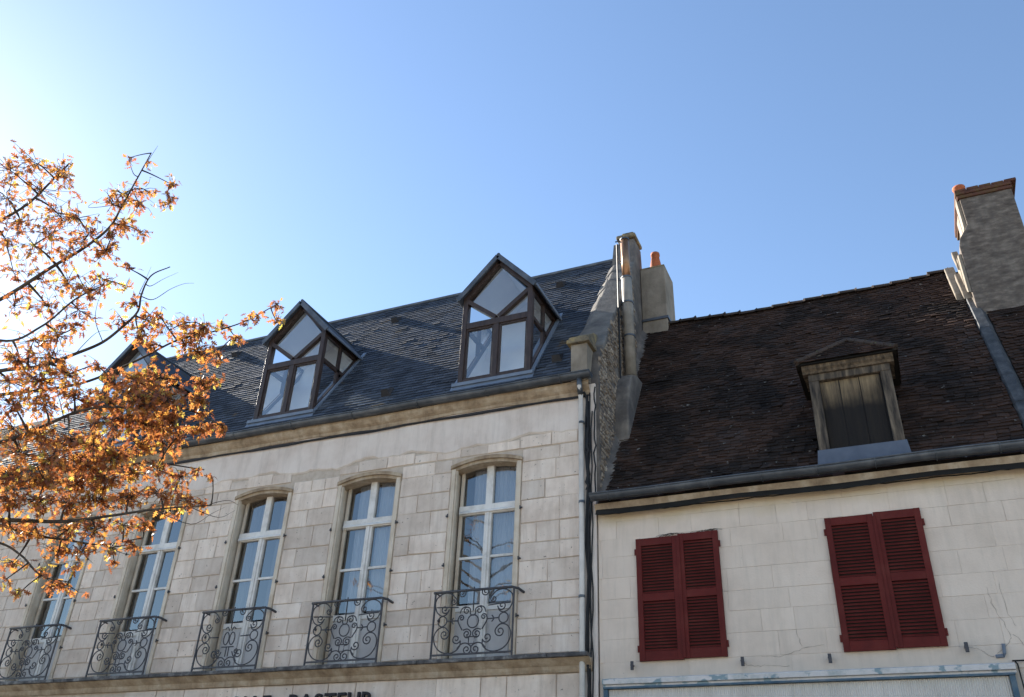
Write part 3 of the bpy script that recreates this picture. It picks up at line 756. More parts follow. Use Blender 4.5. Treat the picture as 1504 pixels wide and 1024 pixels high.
# ---- letters on the ground floor band
def letters(txt, x0, width, ztop, h):
    cur = []
    for ch in txt:
        c = bpy.data.curves.new('letter', 'FONT'); c.body = ch; c.extrude = .02; c.offset = .012; c.resolution_u = 4
        o = bpy.data.objects.new('letter', c); col.objects.link(o); cur.append(o)
    bpy.context.view_layer.update()
    ws = [max(.2, o.dimensions.x) for o in cur]
    tot = sum(ws) + .12 * (len(ws) - 1); s = width / tot; x = x0
    dg = bpy.context.evaluated_depsgraph_get()
    for o, w_ in zip(cur, ws):
        me = bpy.data.meshes.new_from_object(o.evaluated_get(dg)); me.materials.clear(); me.materials.append(MATS['sign_letter'])
        xs_ = [v.co.x for v in me.vertices]; ys_ = [v.co.y for v in me.vertices]
        mx, my, Y = min(xs_), min(ys_), max(ys_) - min(ys_)
        for v in me.vertices:
            X_, Y_, Z_ = v.co; v.co = (x + (X_ - mx) * s, -.055 - Z_, ztop - h + (Y_ - my) / Y * h)
        wl_ = WLOC[house.name]
        for v in me.vertices: v.co -= wl_
        bpy.data.objects.remove(o)
        link_mesh('letter', me, house)
        x += (w_ + .12) * s
letters('PASTEUR', -9.52, 1.60, 3.965, .27)
letters('NALE', -10.83, .93, 3.965, .27)

# ------------------------------------------------------------------ the white house
S2 = 1.594
PX0, PX1 = -4.19, 2.06
def zR(y): return 6.72 + S2 * y
ph = tag(empty('painted_house', (-1, 0, .13)), 'low white-painted house with red louvred shutters and dark tiled roof', 'house')
pw = MB().box(PX0, 6.5, 0.0, .4, .13, 6.62).box(PX0, PX0 + .3, .4, 6, .13, 6.6).box(PX0, 6.5, 5.7, 6.1, .13, 6.6)
pwall = pw.build('wall', 'white_wall', ph)
SH = [(-3.58, -2.34), (-.84, .40)]
PZ = [3.96, 4.24, 4.56, 4.86, 5.14, 5.46, 5.78, 6.06, 6.34, 6.52]
br = random.Random(21)
for ci in range(len(PZ) - 1):
    x = PX0 + .05 + (br.uniform(0, .3) if ci % 2 else 0)
    z0, z1 = PZ[ci], PZ[ci + 1]
    if x > PX0 + .06: cuts = [PX0 + .01]
    else: cuts = []
    while x < 2.3:
        cuts.append(x); x += br.uniform(.42, .9)
    for a, b in zip(cuts, cuts[1:]):
        if any(a > s0 - .05 and b < s1 + .05 for s0, s1 in SH) and 4.3 < (z0 + z1) / 2 < 6.0: continue
        gp = br.choice((.0004, .0006, .001, .0018))
        v, f = chamfer_block(a + gp, b - gp, z0 + br.choice((.0004, .0007, .0016)), z1 - br.choice((.0004, .0007, .0016)), -.008 - br.uniform(0, .0015), .01, .0012, .0006, br)
        MB().add(v, f).build('block', 'white_block', pwall, recalc=False)
# thin cracks wandering down from the joints
for pts in ([(-1.42, 4.56), (-1.38, 4.42), (-1.36, 4.3)], [(-1.9, 4.24), (-1.6, 4.22), (-1.36, 4.3), (-1.0, 4.36)],
            [(.98, 4.95), (1.0, 4.7), (1.08, 4.5), (1.12, 4.32), (1.05, 4.22), (.9, 4.12)], [(.6, 4.22), (.75, 4.2), (.82, 4.12), (.9, 4.1)], [(1.15, 4.35), (1.3, 4.12), (1.45, 4.05)],
            [(-2.2, 4.18), (-2.0, 4.1), (-1.8, 4.12), (-1.5, 4.08)], [(1.12, 5.0), (1.15, 4.6), (1.2, 4.4)]):
    P = []
    for (a, b) in zip(pts, pts[1:]):
        for t in range(5):
            P.append((a[0] + (b[0] - a[0]) * t / 5 + br.uniform(-.012, .012), -.0115, a[1] + (b[1] - a[1]) * t / 5 + br.uniform(-.012, .012)))
    MB().tube(P, [br.uniform(.0006, .002) for _ in P], 4).build('crack', 'old_wood', pwall)
# timber eaves and gutter
MB().prism([(0, 6.495), (-.03, 6.495), (-.08, 6.53), (-.12, 6.62), (0, 6.64)], 'x', PX0 - .02, 6.4).build('eaves_board', 'ochre_stone', ph)
g2 = half_gutter(PX0 - .05, 6.4, -.20, 6.735, .095, .004).build('gutter', 'zinc', ph, smooth=True, recalc=False)
for i in range(9):
    xx = PX0 + .25 + i * .78
    MB().tube([(xx, -.20 + .101 * math.cos(math.pi + math.pi * j / 8), 6.733 + .004 * (xx - PX0) + .101 * math.sin(math.pi + math.pi * j / 8)) for j in range(9)], .009, 4).build('gutter_clip', 'zinc', g2)
cb = random.Random(77)
MB().tube([(PX0 + 6.3 * i / 70, -.03, 6.478 - .012 * abs(math.sin(i * .35)) + cb.uniform(-.006, .006)) for i in range(71)], .009, 5).build('cable', 'cable_black', ph)

# ---- tiled roof
tr_ = empty('tile_roof', (-1, 0, 6.7), ph)
TY1 = 3.22
def sag(xx, f): # old timbers: the slope dips between the gables
    t = (xx - PX0) / (PX1 - PX0)
    return -(.10 * f) * math.sin(math.pi * min(1, max(0, t))) + .02 * math.sin(xx * 2.3 + f * 3)
RDX0, RDX1, RDY = -.77, .41, .10
def rdorm(xx, y):
    if RDX0 < xx < RDX1 and RDY - .05 < y and zR(y) < 8.42: return True
    return False
nrm2 = Vector((0, -S2, 1)).normalized(); up2 = Vector((0, 1, S2)).normalized()
L2 = (Vector((0, TY1, zR(TY1))) - Vector((0, -.03, zR(-.03)))).length
def tile_field(x0, x1, seed, drop=0.0):
    rr = random.Random(seed); mb = MB(); E2 = .086; TW = .17
    rows = int(L2 / E2)
    for ri in range(rows + 1):
        s0 = ri * E2; x = x0 - (TW / 2 if ri % 2 else 0) + rr.uniform(-.02, .02)
        rowd = rr.uniform(-.008, .008)
        while x < x1:
            wv = TW * rr.uniform(.9, 1.08)
            base = Vector((0, -.03, zR(-.03))) + up2 * (s0 + rowd)
            xm = x + wv / 2
            if xm > x0 - .02 and not rdorm(xm, base.y + .03):
                dz = sag(xm, s0 / L2) - drop
                li = .016 + rr.uniform(0, .010) + (rr.random() < .07) * rr.uniform(.004, .018)
                le = min(E2 + .05, L2 + .03 - s0); ds = rr.uniform(-.02, .02) - (.03 if rr.random() < .02 else 0); tk = .013
                xa = max(x, x0); xb = min(x + wv - .005, x1)
                if xb - xa > .02:
                    A = base + up2 * ds + nrm2 * li; B = base + up2 * le - nrm2 * .004
                    sk = rr.uniform(-.008, .008); vs = []
                    for (pt, th) in ((A, 0), (B, 0), (A, tk), (B, tk)):
                        for q_, x_ in enumerate((xa, xb)): vs.append((x_, pt.y + nrm2.y * th, pt.z + nrm2.z * th + dz + (sk if q_ else -sk)))
                    mb.add(vs, [(4, 5, 7, 6), (0, 1, 5, 4), (0, 4, 6, 2), (1, 3, 7, 5)])
            x += wv
    return mb
o = tile_field(PX0 + .03, 1.93, 11).build('tiles', 'tile', tr_, recalc=False); o['kind'] = 'stuff'
dk = MB()
for i in range(24):
    xa = PX0 + (6.5 - PX0) * i / 24; xb = PX0 + (6.5 - PX0) * (i + 1) / 24
    for j in range(8):
        ya = -.15 + (TY1 + .15) * j / 8; yb = -.15 + (TY1 + .15) * (j + 1) / 8
        dk.add([(xx, yy, zR(yy) - .05 + sag(xx, (yy + .15) / 3.4)) for xx, yy in ((xa, ya), (xb, ya), (xb, yb), (xa, yb))], [(0, 1, 2, 3)])
dk.add([(PX0, TY1, zR(TY1) - .05), (6.5, TY1, zR(TY1) - .05), (6.5, 6.2, 6.7), (PX0, 6.2, 6.7)], [(0, 1, 2, 3)])
dk.build('roof_deck', 'tile_base', tr_, recalc=False)
rt = random.Random(31)
x = PX0 + .55; i = 0
rt_me = []
while x < 1.85:
    wv = rt.uniform(.30, .36); z = zR(TY1) + sag(x, 1) + .0 + rt.uniform(-.008, .012)
    mb = MB(); P0 = []; n_ = 8
    for xx, rr_ in ((x - .03, .105), (x + wv - .05, .095), (x + wv, .122)):
        P0.append([(xx, TY1 + rr_ * math.cos(math.pi * j / n_) * 1.05, z - .02 + rr_ * math.sin(math.pi * j / n_)) for j in range(n_ + 1)])
    for a, b in zip(P0, P0[1:]): mb.add(a + b, [(j, j + 1, n_ + 2 + j, n_ + 1 + j) for j in range(n_)])
    mb.add(P0[-1], [tuple(range(n_ + 1))]); mb.add(P0[0], [tuple(range(n_ + 1))])
    mb.build('ridge_tile', 'ridge_tile', tr_, recalc=False)
    x += wv

# ---- boarded attic dormer
ad = empty('attic_dormer', (-.18, RDY, 6.85), ph)
dcx = (RDX0 + RDX1) / 2
for (a, b) in ((RDX0, RDX0 + .15), (RDX1 - .15, RDX1)):
    MB().box(a, b, RDY - .03, RDY + .12, 7.10, 8.28).build('post', 'old_wood', ad, bevel=.012)
MB().box(RDX0, RDX1, RDY - .03, RDY + .12, 8.281, 8.40).build('lintel', 'old_wood', ad, bevel=.012)
MB().prism([(RDY + .12, 8.40), (RDY - .06, 8.40), (RDY - .08, 8.43), (RDY - .12, 8.46), (RDY - .14, 8.52), (RDY + .12, 8.52)], 'x', RDX0 - .07, RDX1 + .07).build('cornice', 'old_plank', ad)
MB().prism([(RDY + .12, 8.40), (.62, 8.40), (.62, 8.52), (RDY + .12, 8.52)], 'x', RDX1 - .02, RDX1 + .06).build('side_cornice', 'old_plank', ad)
MB().prism([(RDY + .12, 8.40), (.62, 8.40), (.62, 8.52), (RDY + .12, 8.52)], 'x', RDX0 - .06, RDX0 + .02).build('side_cornice', 'old_plank', ad)
xp = RDX0 + .155; pr = random.Random(2)
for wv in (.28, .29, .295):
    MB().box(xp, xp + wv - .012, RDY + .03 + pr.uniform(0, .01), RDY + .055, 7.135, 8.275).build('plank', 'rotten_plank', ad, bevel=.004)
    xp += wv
MB().box(RDX0 + .1, RDX1 - .1, RDY + .06, RDY + .09, 7.1, 8.3).build('backing', 'slate_base', ad)
MB().add([(RDX0 - .02, RDY - .05, 7.12), (RDX1 + .02, RDY - .05, 7.12), (RDX1 + .06, -.02, zR(-.02) + .05), (RDX0 - .06, -.02, zR(-.02) + .05),
          (RDX0 - .02, RDY + .05, 7.13), (RDX1 + .02, RDY + .05, 7.13)], [(0, 1, 2, 3), (4, 5, 1, 0)]).build('lead_apron', 'lead', ad)
for (xx, s) in ((RDX0, -1), (RDX1, 1)):
    yb = (8.45 - 6.72) / S2
    MB().prism([(RDY + .05, zR(RDY + .05) - .05), (RDY + .05, 8.42), (yb, 8.42)], 'x', xx - .03 if s > 0 else xx, xx if s > 0 else xx + .03).build('cheek', 'old_wood', ad)
# its little hipped tile roof
EZ = 8.53; ex0, ex1 = RDX0 - .13, RDX1 + .13; eyf = RDY - .19
APX = Vector((dcx + .06, .58, 9.17)); yrr = (9.17 - 6.72) / S2 + .05
def tri_tiles(A, B, Cc, mb, rr, E2=.105, TW=.16, D=None):
    """courses of tiles on the face with eave A-B rising to apex Cc (or to the ridge Cc-D)"""
    A, B, Cc = Vector(A), Vector(B), Vector(Cc); D_ = Vector(D) if D else Cc
    nn = (B - A).cross(Cc - A).normalized()
    if nn.z < 0: nn = -nn
    ux = (B - A).normalized(); uy = nn.cross(ux)
    if uy.z < 0: uy = -uy
    hgt = (Cc - A).dot(uy); k = int(hgt / E2) + 1
    for ri in range(k):
        s0 = ri * E2; f0 = min(1, s0 / hgt)
        l = A.lerp(Cc, f0); r_ = B.lerp(D_, f0); x0 = (l - A).dot(ux); x1 = (r_ - A).dot(ux); x = x0 - rr.uniform(0, TW)
        while x < x1:
            xa = max(x, x0); xb = min(x + TW - .005, x1)
            if xb - xa > .03:
                le = min(E2 + .04, hgt - s0 + .02); f1 = min(1, (s0 + le) / hgt)
                lo = (A.lerp(Cc, f1) - A).dot(ux); hi = (B.lerp(D_, f1) - A).dot(ux)
                li = .018 + rr.uniform(0, .008)
                xa2 = max(xa, min(lo, hi)); xb2 = max(xa2 + .005, min(xb, hi))
                pA = [A + ux * xx + uy * s0 + nn * (li + t) for t in (0, .012) for xx in (xa, xb)]
                pB = [A + ux * xx + uy * (s0 + le) + nn * t for t in (0, .012) for xx in (xa2, xb2)]
                mb.add(pA + pB, [(2, 3, 7, 6), (0, 1, 3, 2), (0, 2, 6, 4), (1, 5, 7, 3)])
            x += TW
ht = MB(); hr = random.Random(8)
ybk = (EZ - 6.72) / S2
tri_tiles((ex0, eyf, EZ), (ex1, eyf, EZ), APX, ht, hr)
tri_tiles((ex1, eyf, EZ), (ex1, ybk, EZ), APX, ht, hr, D=(APX.x, yrr, APX.z))
tri_tiles((ex0, ybk, EZ), (ex0, eyf, EZ), (APX.x, yrr, APX.z), ht, hr, D=APX)
o = ht.build('dormer_tiles', 'tile', ad, recalc=False); o['kind'] = 'stuff'
hd = MB().add([(ex0, eyf, EZ - .02), (ex1, eyf, EZ - .02), tuple(APX), (ex1, ybk + .1, EZ - .02), (ex0, ybk + .1, EZ - .02), (APX.x, yrr + .1, APX.z)],
              [(0, 1, 2), (1, 3, 5, 2), (4, 0, 2, 5), (0, 4, 3, 1)]); hd.build('dormer_roof_deck', 'tile_base', ad)
for e_ in ((ex0, eyf, EZ + .03), (ex1, eyf, EZ + .03)):
    P0, P1 = Vector(e_), Vector(APX) + Vector((0, 0, .03)); k = 5
    for i in range(k):
        MB().tube([P0.lerp(P1, i / k), P0.lerp(P1, (i + 1.06) / k)], [.05, .042], 7).build('hip_tile', 'ridge_tile', ad)
MB().tube([tuple(APX + Vector((0, 0, .03))), (APX.x, yrr + .1, APX.z + .03)], .05, 7).build('hip_tile', 'ridge_tile', ad)

# ---- red louvred shutters
slat_me = {}
def shutter(x0, x1, z0, z1, tilt):
    s = empty('shutter', ((x0 + x1) / 2, -.03, z0), ph)
    yf, yb = -.062, -.022; W = .082
    zm = z0 + (z1 - z0) * .50
    for (a, b) in ((x0, x0 + W), (x1 - W, x1)): MB().box(a, b, yf, yb, z0, z1).build('stile', 'red_paint', s, bevel=.004)
    for (a, b) in ((z0 + .001, z0 + .13), (zm - .055, zm + .055), (z1 - .115, z1 - .001)): MB().box(x0 + W, x1 - W, yf + .003, yb - .002, a, b).build('rail', 'red_paint', s, bevel=.004)
    w_ = x1 - x0 - 2 * W; key = round(w_, 3)
    if key not in slat_me:
        slat_me[key] = MB().add([(-w_ / 2, -.010, -.017), (w_ / 2, -.010, -.017), (w_ / 2, .012, .007), (-w_ / 2, .012, .007),
                                 (-w_ / 2, -.012, -.010), (w_ / 2, -.012, -.010), (w_ / 2, .006, .013), (-w_ / 2, .006, .013)],
                                [(3, 2, 1, 0), (4, 5, 6, 7), (0, 1, 5, 4), (2, 3, 7, 6), (0, 4, 7, 3), (1, 2, 6, 5)]).mesh('slat', 'red_paint')
    wl_ = WLOC[s.name]
    for (a, b, k) in ((z0 + .13, zm - .055, 16), (zm + .055, z1 - .115, 16)):
        for i in range(k):
            z = a + (b - a) * (i + .5) / k
            link_mesh('slat', slat_me[key], s, Vector(((x0 + x1) / 2, -.043, z)) - wl_)
    MB().box(x0 + W * .8, x1 - W * .8, -.016, -.013, z0 + .05, z1 - .05).build('gap_shade_sheet', 'room_dark', s)  # near-black sheet, paints the shade behind the open slats
    for zz in (z0 + .17, z1 - .2):
        out = x0 if tilt < 0 else x1
        MB().tube([(out + tilt * .012, -.045, zz - .045), (out + tilt * .012, -.045, zz + .045)], .016, 6).box(min(out - tilt * .03, out + tilt * .012), max(out - tilt * .03, out + tilt * .012), -.05, -.03, zz - .012, zz + .012).build('hinge', 'red_paint', s)
    return s
for (a, b), (dz) in zip(SH, (0, .03)):
    c = (a + b) / 2 + .02
    shutter(a, c - .004, 4.23, 6.01 + dz, -1)
    shutter(c + .004, b, 4.245, 6.03 + dz, 1)
    MB().box(c - .012, c + .03, -.075, -.063, 4.25, 6.0).build('meeting_strip', 'red_paint', ph, bevel=.003)
# shutter catches, bracket and twigs of an old nest
for (hx, hz) in ((-3.69, 4.18), (-2.15, 4.17), (-1.03, 4.16), (.59, 4.22)):
    MB().box(hx - .018, hx + .018, -.10, -.008, hz - .01, hz + .012).box(hx - .014, hx + .03, -.105, -.085, hz - .07, hz + .05).build('shutter_catch', 'iron', ph, bevel=.004)
MB().tube([(.90, -.02, 4.10), (.98, -.04, 4.10), (1.0, -.04, 4.13), (1.01, -.04, 4.24)], .022, 6).build('pipe_stub', 'zinc_light', ph)
nr = random.Random(4)
for i in range(34):
    x0 = nr.choice((-3.2, -3.05, -2.65, -2.5)) + nr.gauss(0, .07); a = nr.uniform(-.5, .5)
    MB().tube([(x0, -.03 + nr.uniform(-.02, .02), 6.02 + nr.uniform(-.01, .02)), (x0 + math.cos(a) * .07, -.035, 6.035 + abs(math.sin(a)) * .05), (x0 + math.cos(a) * .14, -.03, 6.03 + nr.uniform(-.005, .04))], .003, 3).build('nest_straw', 'old_wood', ph)
# patch of missing paint at the corner of the sill
# ---- shopfront head
MB().prism([(0, 3.90), (-.05, 3.90), (-.05, 3.93), (-.09, 3.935), (-.10, 4.0), (-.03, 4.02), (0, 4.02)], 'x', PX0 + .06, 1.08).build('shopfront_cornice', 'flaked_paint', ph, bevel=.004)
MB().box(PX0 + .07, 1.06, -.085, -.012, 3.872, 3.899).build('shopfront_head', 'blue_paint', ph, bevel=.004)
for (a, b) in ((PX0 + .07, PX0 + .135), (.99, 1.055)):
    MB().box(a, b, -.07, -.012, .2, 3.871).build('shopfront_post', 'blue_paint', ph, bevel=.004)
rp_ = MB(); k = 190; xa_, xb_ = PX0 + .136, .989
for i in range(k):
    x0 = xa_ + (xb_ - xa_) * i / k; x1 = xa_ + (xb_ - xa_) * (i + 1) / k; xm = (x0 + x1) / 2
    rp_.add([(x0, -.02, .2), (xm, -.032, .2), (x1, -.02, .2), (x0, -.02, 3.868), (xm, -.032, 3.868), (x1, -.02, 3.868)], [(0, 1, 4, 3), (1, 2, 5, 4)])
rp_.build('ribbed_panel', 'ribbed_panel', ph, recalc=False)
MB().tube([(1.09, -.04, 4.03), (1.11, -.04, 4.0), (1.12, -.035, 3.6), (1.13, -.035, .3)], .009, 5).tube([(1.06, -.05, 4.035), (1.5, -.03, 4.04), (3.0, -.03, 4.05)], .01, 5).build('cable', 'cable_black', ph)

# ---- the little chimney at the gable
sc2 = empty('chimney', (-3.8, 3.5, 12), ph)
MB().prism([(3.05, 11.3), (3.05, 13.32), (3.82, 13.32), (3.86, 11.3)], 'x', -4.15, -3.60).build('stack', 'tan_render', sc2, bevel=.015)
MB().box(-4.19, -3.57, 3.02, 3.86, 11.92, 11.98).build('flashing', 'zinc', sc2)
MB().box(-4.15, -3.60, 3.05, 3.82, 13.321, 13.36).build('mortar_cap', 'lichen_stone', sc2, bevel=.012)
MB().tube([(-3.85, 3.3, 13.36), (-3.85, 3.3, 13.42), (-3.85, 3.3, 13.80), (-3.85, 3.3, 13.81), (-3.85, 3.3, 13.88)], [.15, .145, .085, .105, .10], 14).build('chimney_pot', 'terracotta', sc2, smooth=True)

# ------------------------------------------------------------------ the neighbour on the right: roof, party flashing and tall chimney
nb = tag(empty('neighbour_house', (4, 0, .13)), 'tiled house beyond the party gable, with the tall grey-rendered chimney', 'house')
nr_ = empty('neighbour_roof', (4, 0, 6.7), nb)
o = tile_field(2.17, 6.4, 23, .06).build('tiles', 'tile', nr_, recalc=False); o['kind'] = 'stuff'
# zinc-dressed upstand between the two roofs and the raised verge at the top
us = MB()
for i in range(12):
    ya = -.05 + 2.5 * i / 12; yb = -.05 + 2.5 * (i + 1) / 12 + .02
    za, zb = zR(ya) + sag(2, ya / 3.3), zR(yb) + sag(2, yb / 3.3); j = R.uniform(-.01, .01)
    us.add([(1.93, ya, za - .02), (1.93, yb, zb - .02), (1.96, ya, za + .10 + j), (1.96, yb, zb + .10 + j), (2.10, ya, za + .11 + j), (2.10, yb, zb + .11 + j), (2.17, ya, za - .06), (2.17, yb, zb - .06)],
           [(0, 1, 3, 2), (2, 3, 5, 4), (4, 5, 7, 6)])
us.build('party_flashing', 'zinc_dark', nr_)
vr = random.Random(6)
for (x0, x1, y0, y1, o_) in ((1.80, 1.97, 2.5, 3.12, .12), (1.90, 2.05, 2.32, 2.75, .30), (1.95, 2.06, 2.5, 2.8, .75)):
    P = [(y0, zR(y0) + o_ - .08), (y1, zR(y1) + o_ - .08), (y1 - .03, zR(y1) + o_ + .06), (y0 + .02, zR(y0) + o_ + .07)]
    MB().prism(P, 'x', x0, x1).build('verge_slab', 'tan_render', nr_, bevel=.015)
ch = empty('chimney', (2.8, 2.5, 10), nb)
# the stack: stepped flank (narrower above a sloping shoulder)
stk = MB()
out = [(2.04, 9.2), (2.04, 11.70), (2.08, 11.86), (2.20, 12.04), (2.26, 12.14), (2.255, 12.74), (3.12, 12.74), (3.12, 9.2)]
stk.prism(out, 'y', 2.2, 3.5).build('stack', 'grey_render', ch, bevel=.012)
for i in range(2):
    MB().box(2.215 - .02 * i, 3.14, 2.17 - .015 * i, 3.53, 12.742 + .075 * i, 12.81 + .075 * i).build('brick_course', 'brick_dark', ch, bevel=.012)
kx = 2.2; i = 0
while kx < 3.05:
    MB().box(kx, kx + .2, 2.16, 3.5, 12.888, 12.935 + R.uniform(0, .02)).build('brick', 'brick_dark', ch, bevel=.01); kx += .208
MB().tube([(2.33, 2.45, 12.88), (2.33, 2.45, 13.15), (2.33, 2.45, 13.16), (2.33, 2.45, 13.2)], [.10, .10, .115, .115], 14).build('chimney_pot', 'terracotta', ch, smooth=True)
for (y0, y1, z0, z1) in ((2.25, 2.5, 12.1, 12.9), (2.55, 2.9, 12.0, 12.7)):
    MB().prism([(y0, z0), (y1, z0 + .05), (y1, z1), (y0, z1 - .06)], 'x', 2.2, 2.25).build('loose_render', 'tan_render', ch)
for (y0, y1, z0, z1) in ((2.21, 2.42, 10.7, 11.6), (2.46, 2.8, 11.0, 11.7)):
    MB().prism([(y0, z0), (y1, z0 + .15), (y1 - .03, z1), (y0 + .02, z1 - .06)], 'x', 1.985, 2.035).build('loose_render', 'tan_render', ch)

# ------------------------------------------------------------------ the neighbour on the left: only its low dark roof shows through the leaves
nl = tag(empty('low_house', (-25, 0, .13)), 'low house with dark roof beyond the slate roof, behind the autumn leaves', 'house')
MB().box(-32, XL - .02, 0.05, 6, .13, 8.4).build('wall', 'lime_render', nl)
lr = MB().add([(-32, -.2, 8.35), (XL - .03, -.2, 8.35), (XL - .03, 1.95, 11.75), (-32, 1.95, 11.75), (-32, 5.8, 8.35), (XL - .03, 5.8, 8.35)], [(0, 1, 2, 3), (3, 2, 5, 4), (0, 3, 4), (1, 5, 2)])
lr.build('roof', 'tile', nl, recalc=False)
half_gutter(-32, XL - .05, -.26, 8.36, .09).build('gutter', 'zinc', nl, recalc=False)

# ------------------------------------------------------------------ the oak in autumn
T0 = Vector((-10.6, -8.7, .0))
tree = tag(empty('oak_tree', T0), 'autumn oak with orange-brown lobed leaves hanging before the stone house', 'tree')
tr = random.Random(12)
wood = MB()
trunk_pts = [T0 + Vector((0, 0, -.1)), T0 + Vector((.02, 0, .6)), T0 + Vector((.06, .03, 2.2)), T0 + Vector((.0, .1, 4.2)), T0 + Vector((-.1, .05, 6.4)), T0 + Vector((.0, -.05, 8.6)), T0 + Vector((.1, 0, 10.4))]
def ctube(P, r0, r1, n=7, steps=6):
    Q = []
    QP = [P[0] * 2 - P[1]] + P + [P[-1] * 2 - P[-2]]
    for i in range(1, len(QP) - 2):
        for j in range(steps):
            t = j / steps; a, b, c, d = QP[i - 1], QP[i], QP[i + 1], QP[i + 2]
            Q.append(.5 * ((2 * b) + (c - a) * t + (2 * a - 5 * b + 4 * c - d) * t * t + (3 * b - a - 3 * c + d) * t ** 3))
    Q.append(P[-1]); k = len(Q)
    wood.tube(Q, [r0 + (r1 - r0) * i / (k - 1) for i in range(k)], n)
    return Q
ctube(trunk_pts, .30, .05, 12)
NODES = []      # points along limbs that twigs may grow from
def limb(start_z, pix, r0, r1=.012):
    s = T0 + Vector((0, .03, start_z))
    P = [s] + [U(*p_) for p_ in pix]
    r0 *= .32
    Qp = ctube(P, r0, r1, 7, 8)
    k = len(Qp)
    for i, p_ in enumerate(Qp):
        if i > 3: NODES.append((p_, r0 + (r1 - r0) * i / (k - 1)))
limb(4.4, [(-90, 480, 10.3), (0, 440, 10.0), (75, 393, 9.9), (122, 365, 9.8), (160, 335, 9.8), (178, 305, 9.7), (200, 265, 9.7), (222, 225, 9.6)], .075, .005)
limb(5.0, [(-100, 380, 10.6), (-10, 330, 10.4), (40, 300, 10.3), (80, 262, 10.3), (102, 240, 10.2)], .06, .008)
limb(3.7, [(-120, 570, 10.2), (0, 545, 9.9), (60, 538, 9.7), (110, 520, 9.6), (150, 503, 9.5), (180, 480, 9.4), (202, 458, 9.3), (208, 432, 9.2), (222, 405, 9.2), (250, 392, 9.2)], .075, .005)
limb(3.6, [(-120, 600, 10.6), (0, 580, 10.6), (70, 572, 10.6), (130, 560, 10.5), (200, 530, 10.4), (260, 500, 10.3), (310, 488, 10.2), (360, 472, 10.1), (410, 445, 10.0)], .07, .005)
limb(3.2, [(-130, 680, 9.7), (0, 650, 9.6), (60, 628, 9.6), (105, 608, 9.5), (150, 598, 9.4), (210, 600, 9.3), (270, 600, 9.2), (325, 625, 9.1)], .075, .006)
limb(2.6, [(-130, 770, 9.7), (0, 764, 9.3), (90, 766, 9.2), (160, 758, 9.1), (230, 748, 9.0), (310, 742, 9.0)], .085, .006)
limb(2.5, [(-120, 770, 10.3), (0, 772, 10.0), (40, 785, 9.9), (90, 792, 9.8), (150, 800, 9.7), (210, 790, 9.7)], .07, .006)
limb(2.4, [(-120, 780, 9.6), (-10, 795, 9.4), (30, 815, 9.3), (60, 845, 9.2), (100, 855, 9.2)], .05, .005)
limb(2.9, [(-120, 700, 10.4), (0, 690, 10.2), (70, 690, 10.0), (150, 690, 9.9), (220, 680, 9.8), (300, 690, 9.7)], .06, .006)
limb(4.1, [(-110, 450, 9.5), (0, 500, 9.3), (60, 480, 9.2), (110, 440, 9.2), (150, 420, 9.2)], .05, .006)
# leaf shape: a lobed oak leaf, 1 unit long
def leaf_outline():
    h = [(0, 0), (.05, .08), (.24, .13), (.10, .24), (.14, .30), (.40, .40), (.36, .47), (.13, .48), (.13, .55), (.36, .70), (.30, .74), (.10, .70), (.10, .78), (.14, .90), (.0, 1.0)]
    return h
HL = leaf_outline()
def leaf_geo(M, s, fold, curl):
    vs = []; k = len(HL)
    for sx in (1, -1):
        for (a, b) in HL:
            vs.append(M @ Vector((sx * a * s * .95, b * s, (abs(a) * fold - curl * b * b) * s)))
    fs = []
    mids = [i for i in range(k)]
    c0 = len(vs)
    axis = [.12, .30, .48, .66, .84]
    for b in axis: vs.append(M @ Vector((0, b * s, -curl * b * b * s)))
    near = lambda b: c0 + min(range(5), key=lambda q_: abs(axis[q_] - b))
    for side in (0, 1):
        o = side * k
        for i in range(k - 1):
            bm_ = (HL[i][1] + HL[i + 1][1]) / 2; n0 = near(bm_)
            fs.append((o + i, o + i + 1, n0) if side == 0 else (o + i + 1, o + i, n0))
            if i + 2 < k:
                n1 = near((HL[i + 1][1] + HL[i + 2][1]) / 2)
                if n1 != n0: fs.append((o + i + 1, n1, n0) if side == 0 else (n1, o + i + 1, n0))
    return vs, fs
leaves_in = []; leaves_out = MB()
def add_leaf(p, s, infr):
    d = Vector((tr.uniform(-1, 1), tr.uniform(-1, 1), tr.uniform(-1.5, .25))).normalized()
    x_ = Vector((tr.uniform(-1, 1), tr.uniform(-1, 1), tr.uniform(-1, 1)))
    z_ = d.cross(x_).normalized(); x_ = d.cross(z_)
    M = Matrix((( x_.x, d.x, z_.x), (x_.y, d.y, z_.y), (x_.z, d.z, z_.z)))
    fold, curl = tr.uniform(-.1, .45), tr.uniform(-.25, .35)
    if infr: leaves_in.append((p, M, s, fold, curl))
    else:
        vs, fs = leaf_geo(M, s, fold, curl); leaves_out.add([v + p for v in vs], fs)
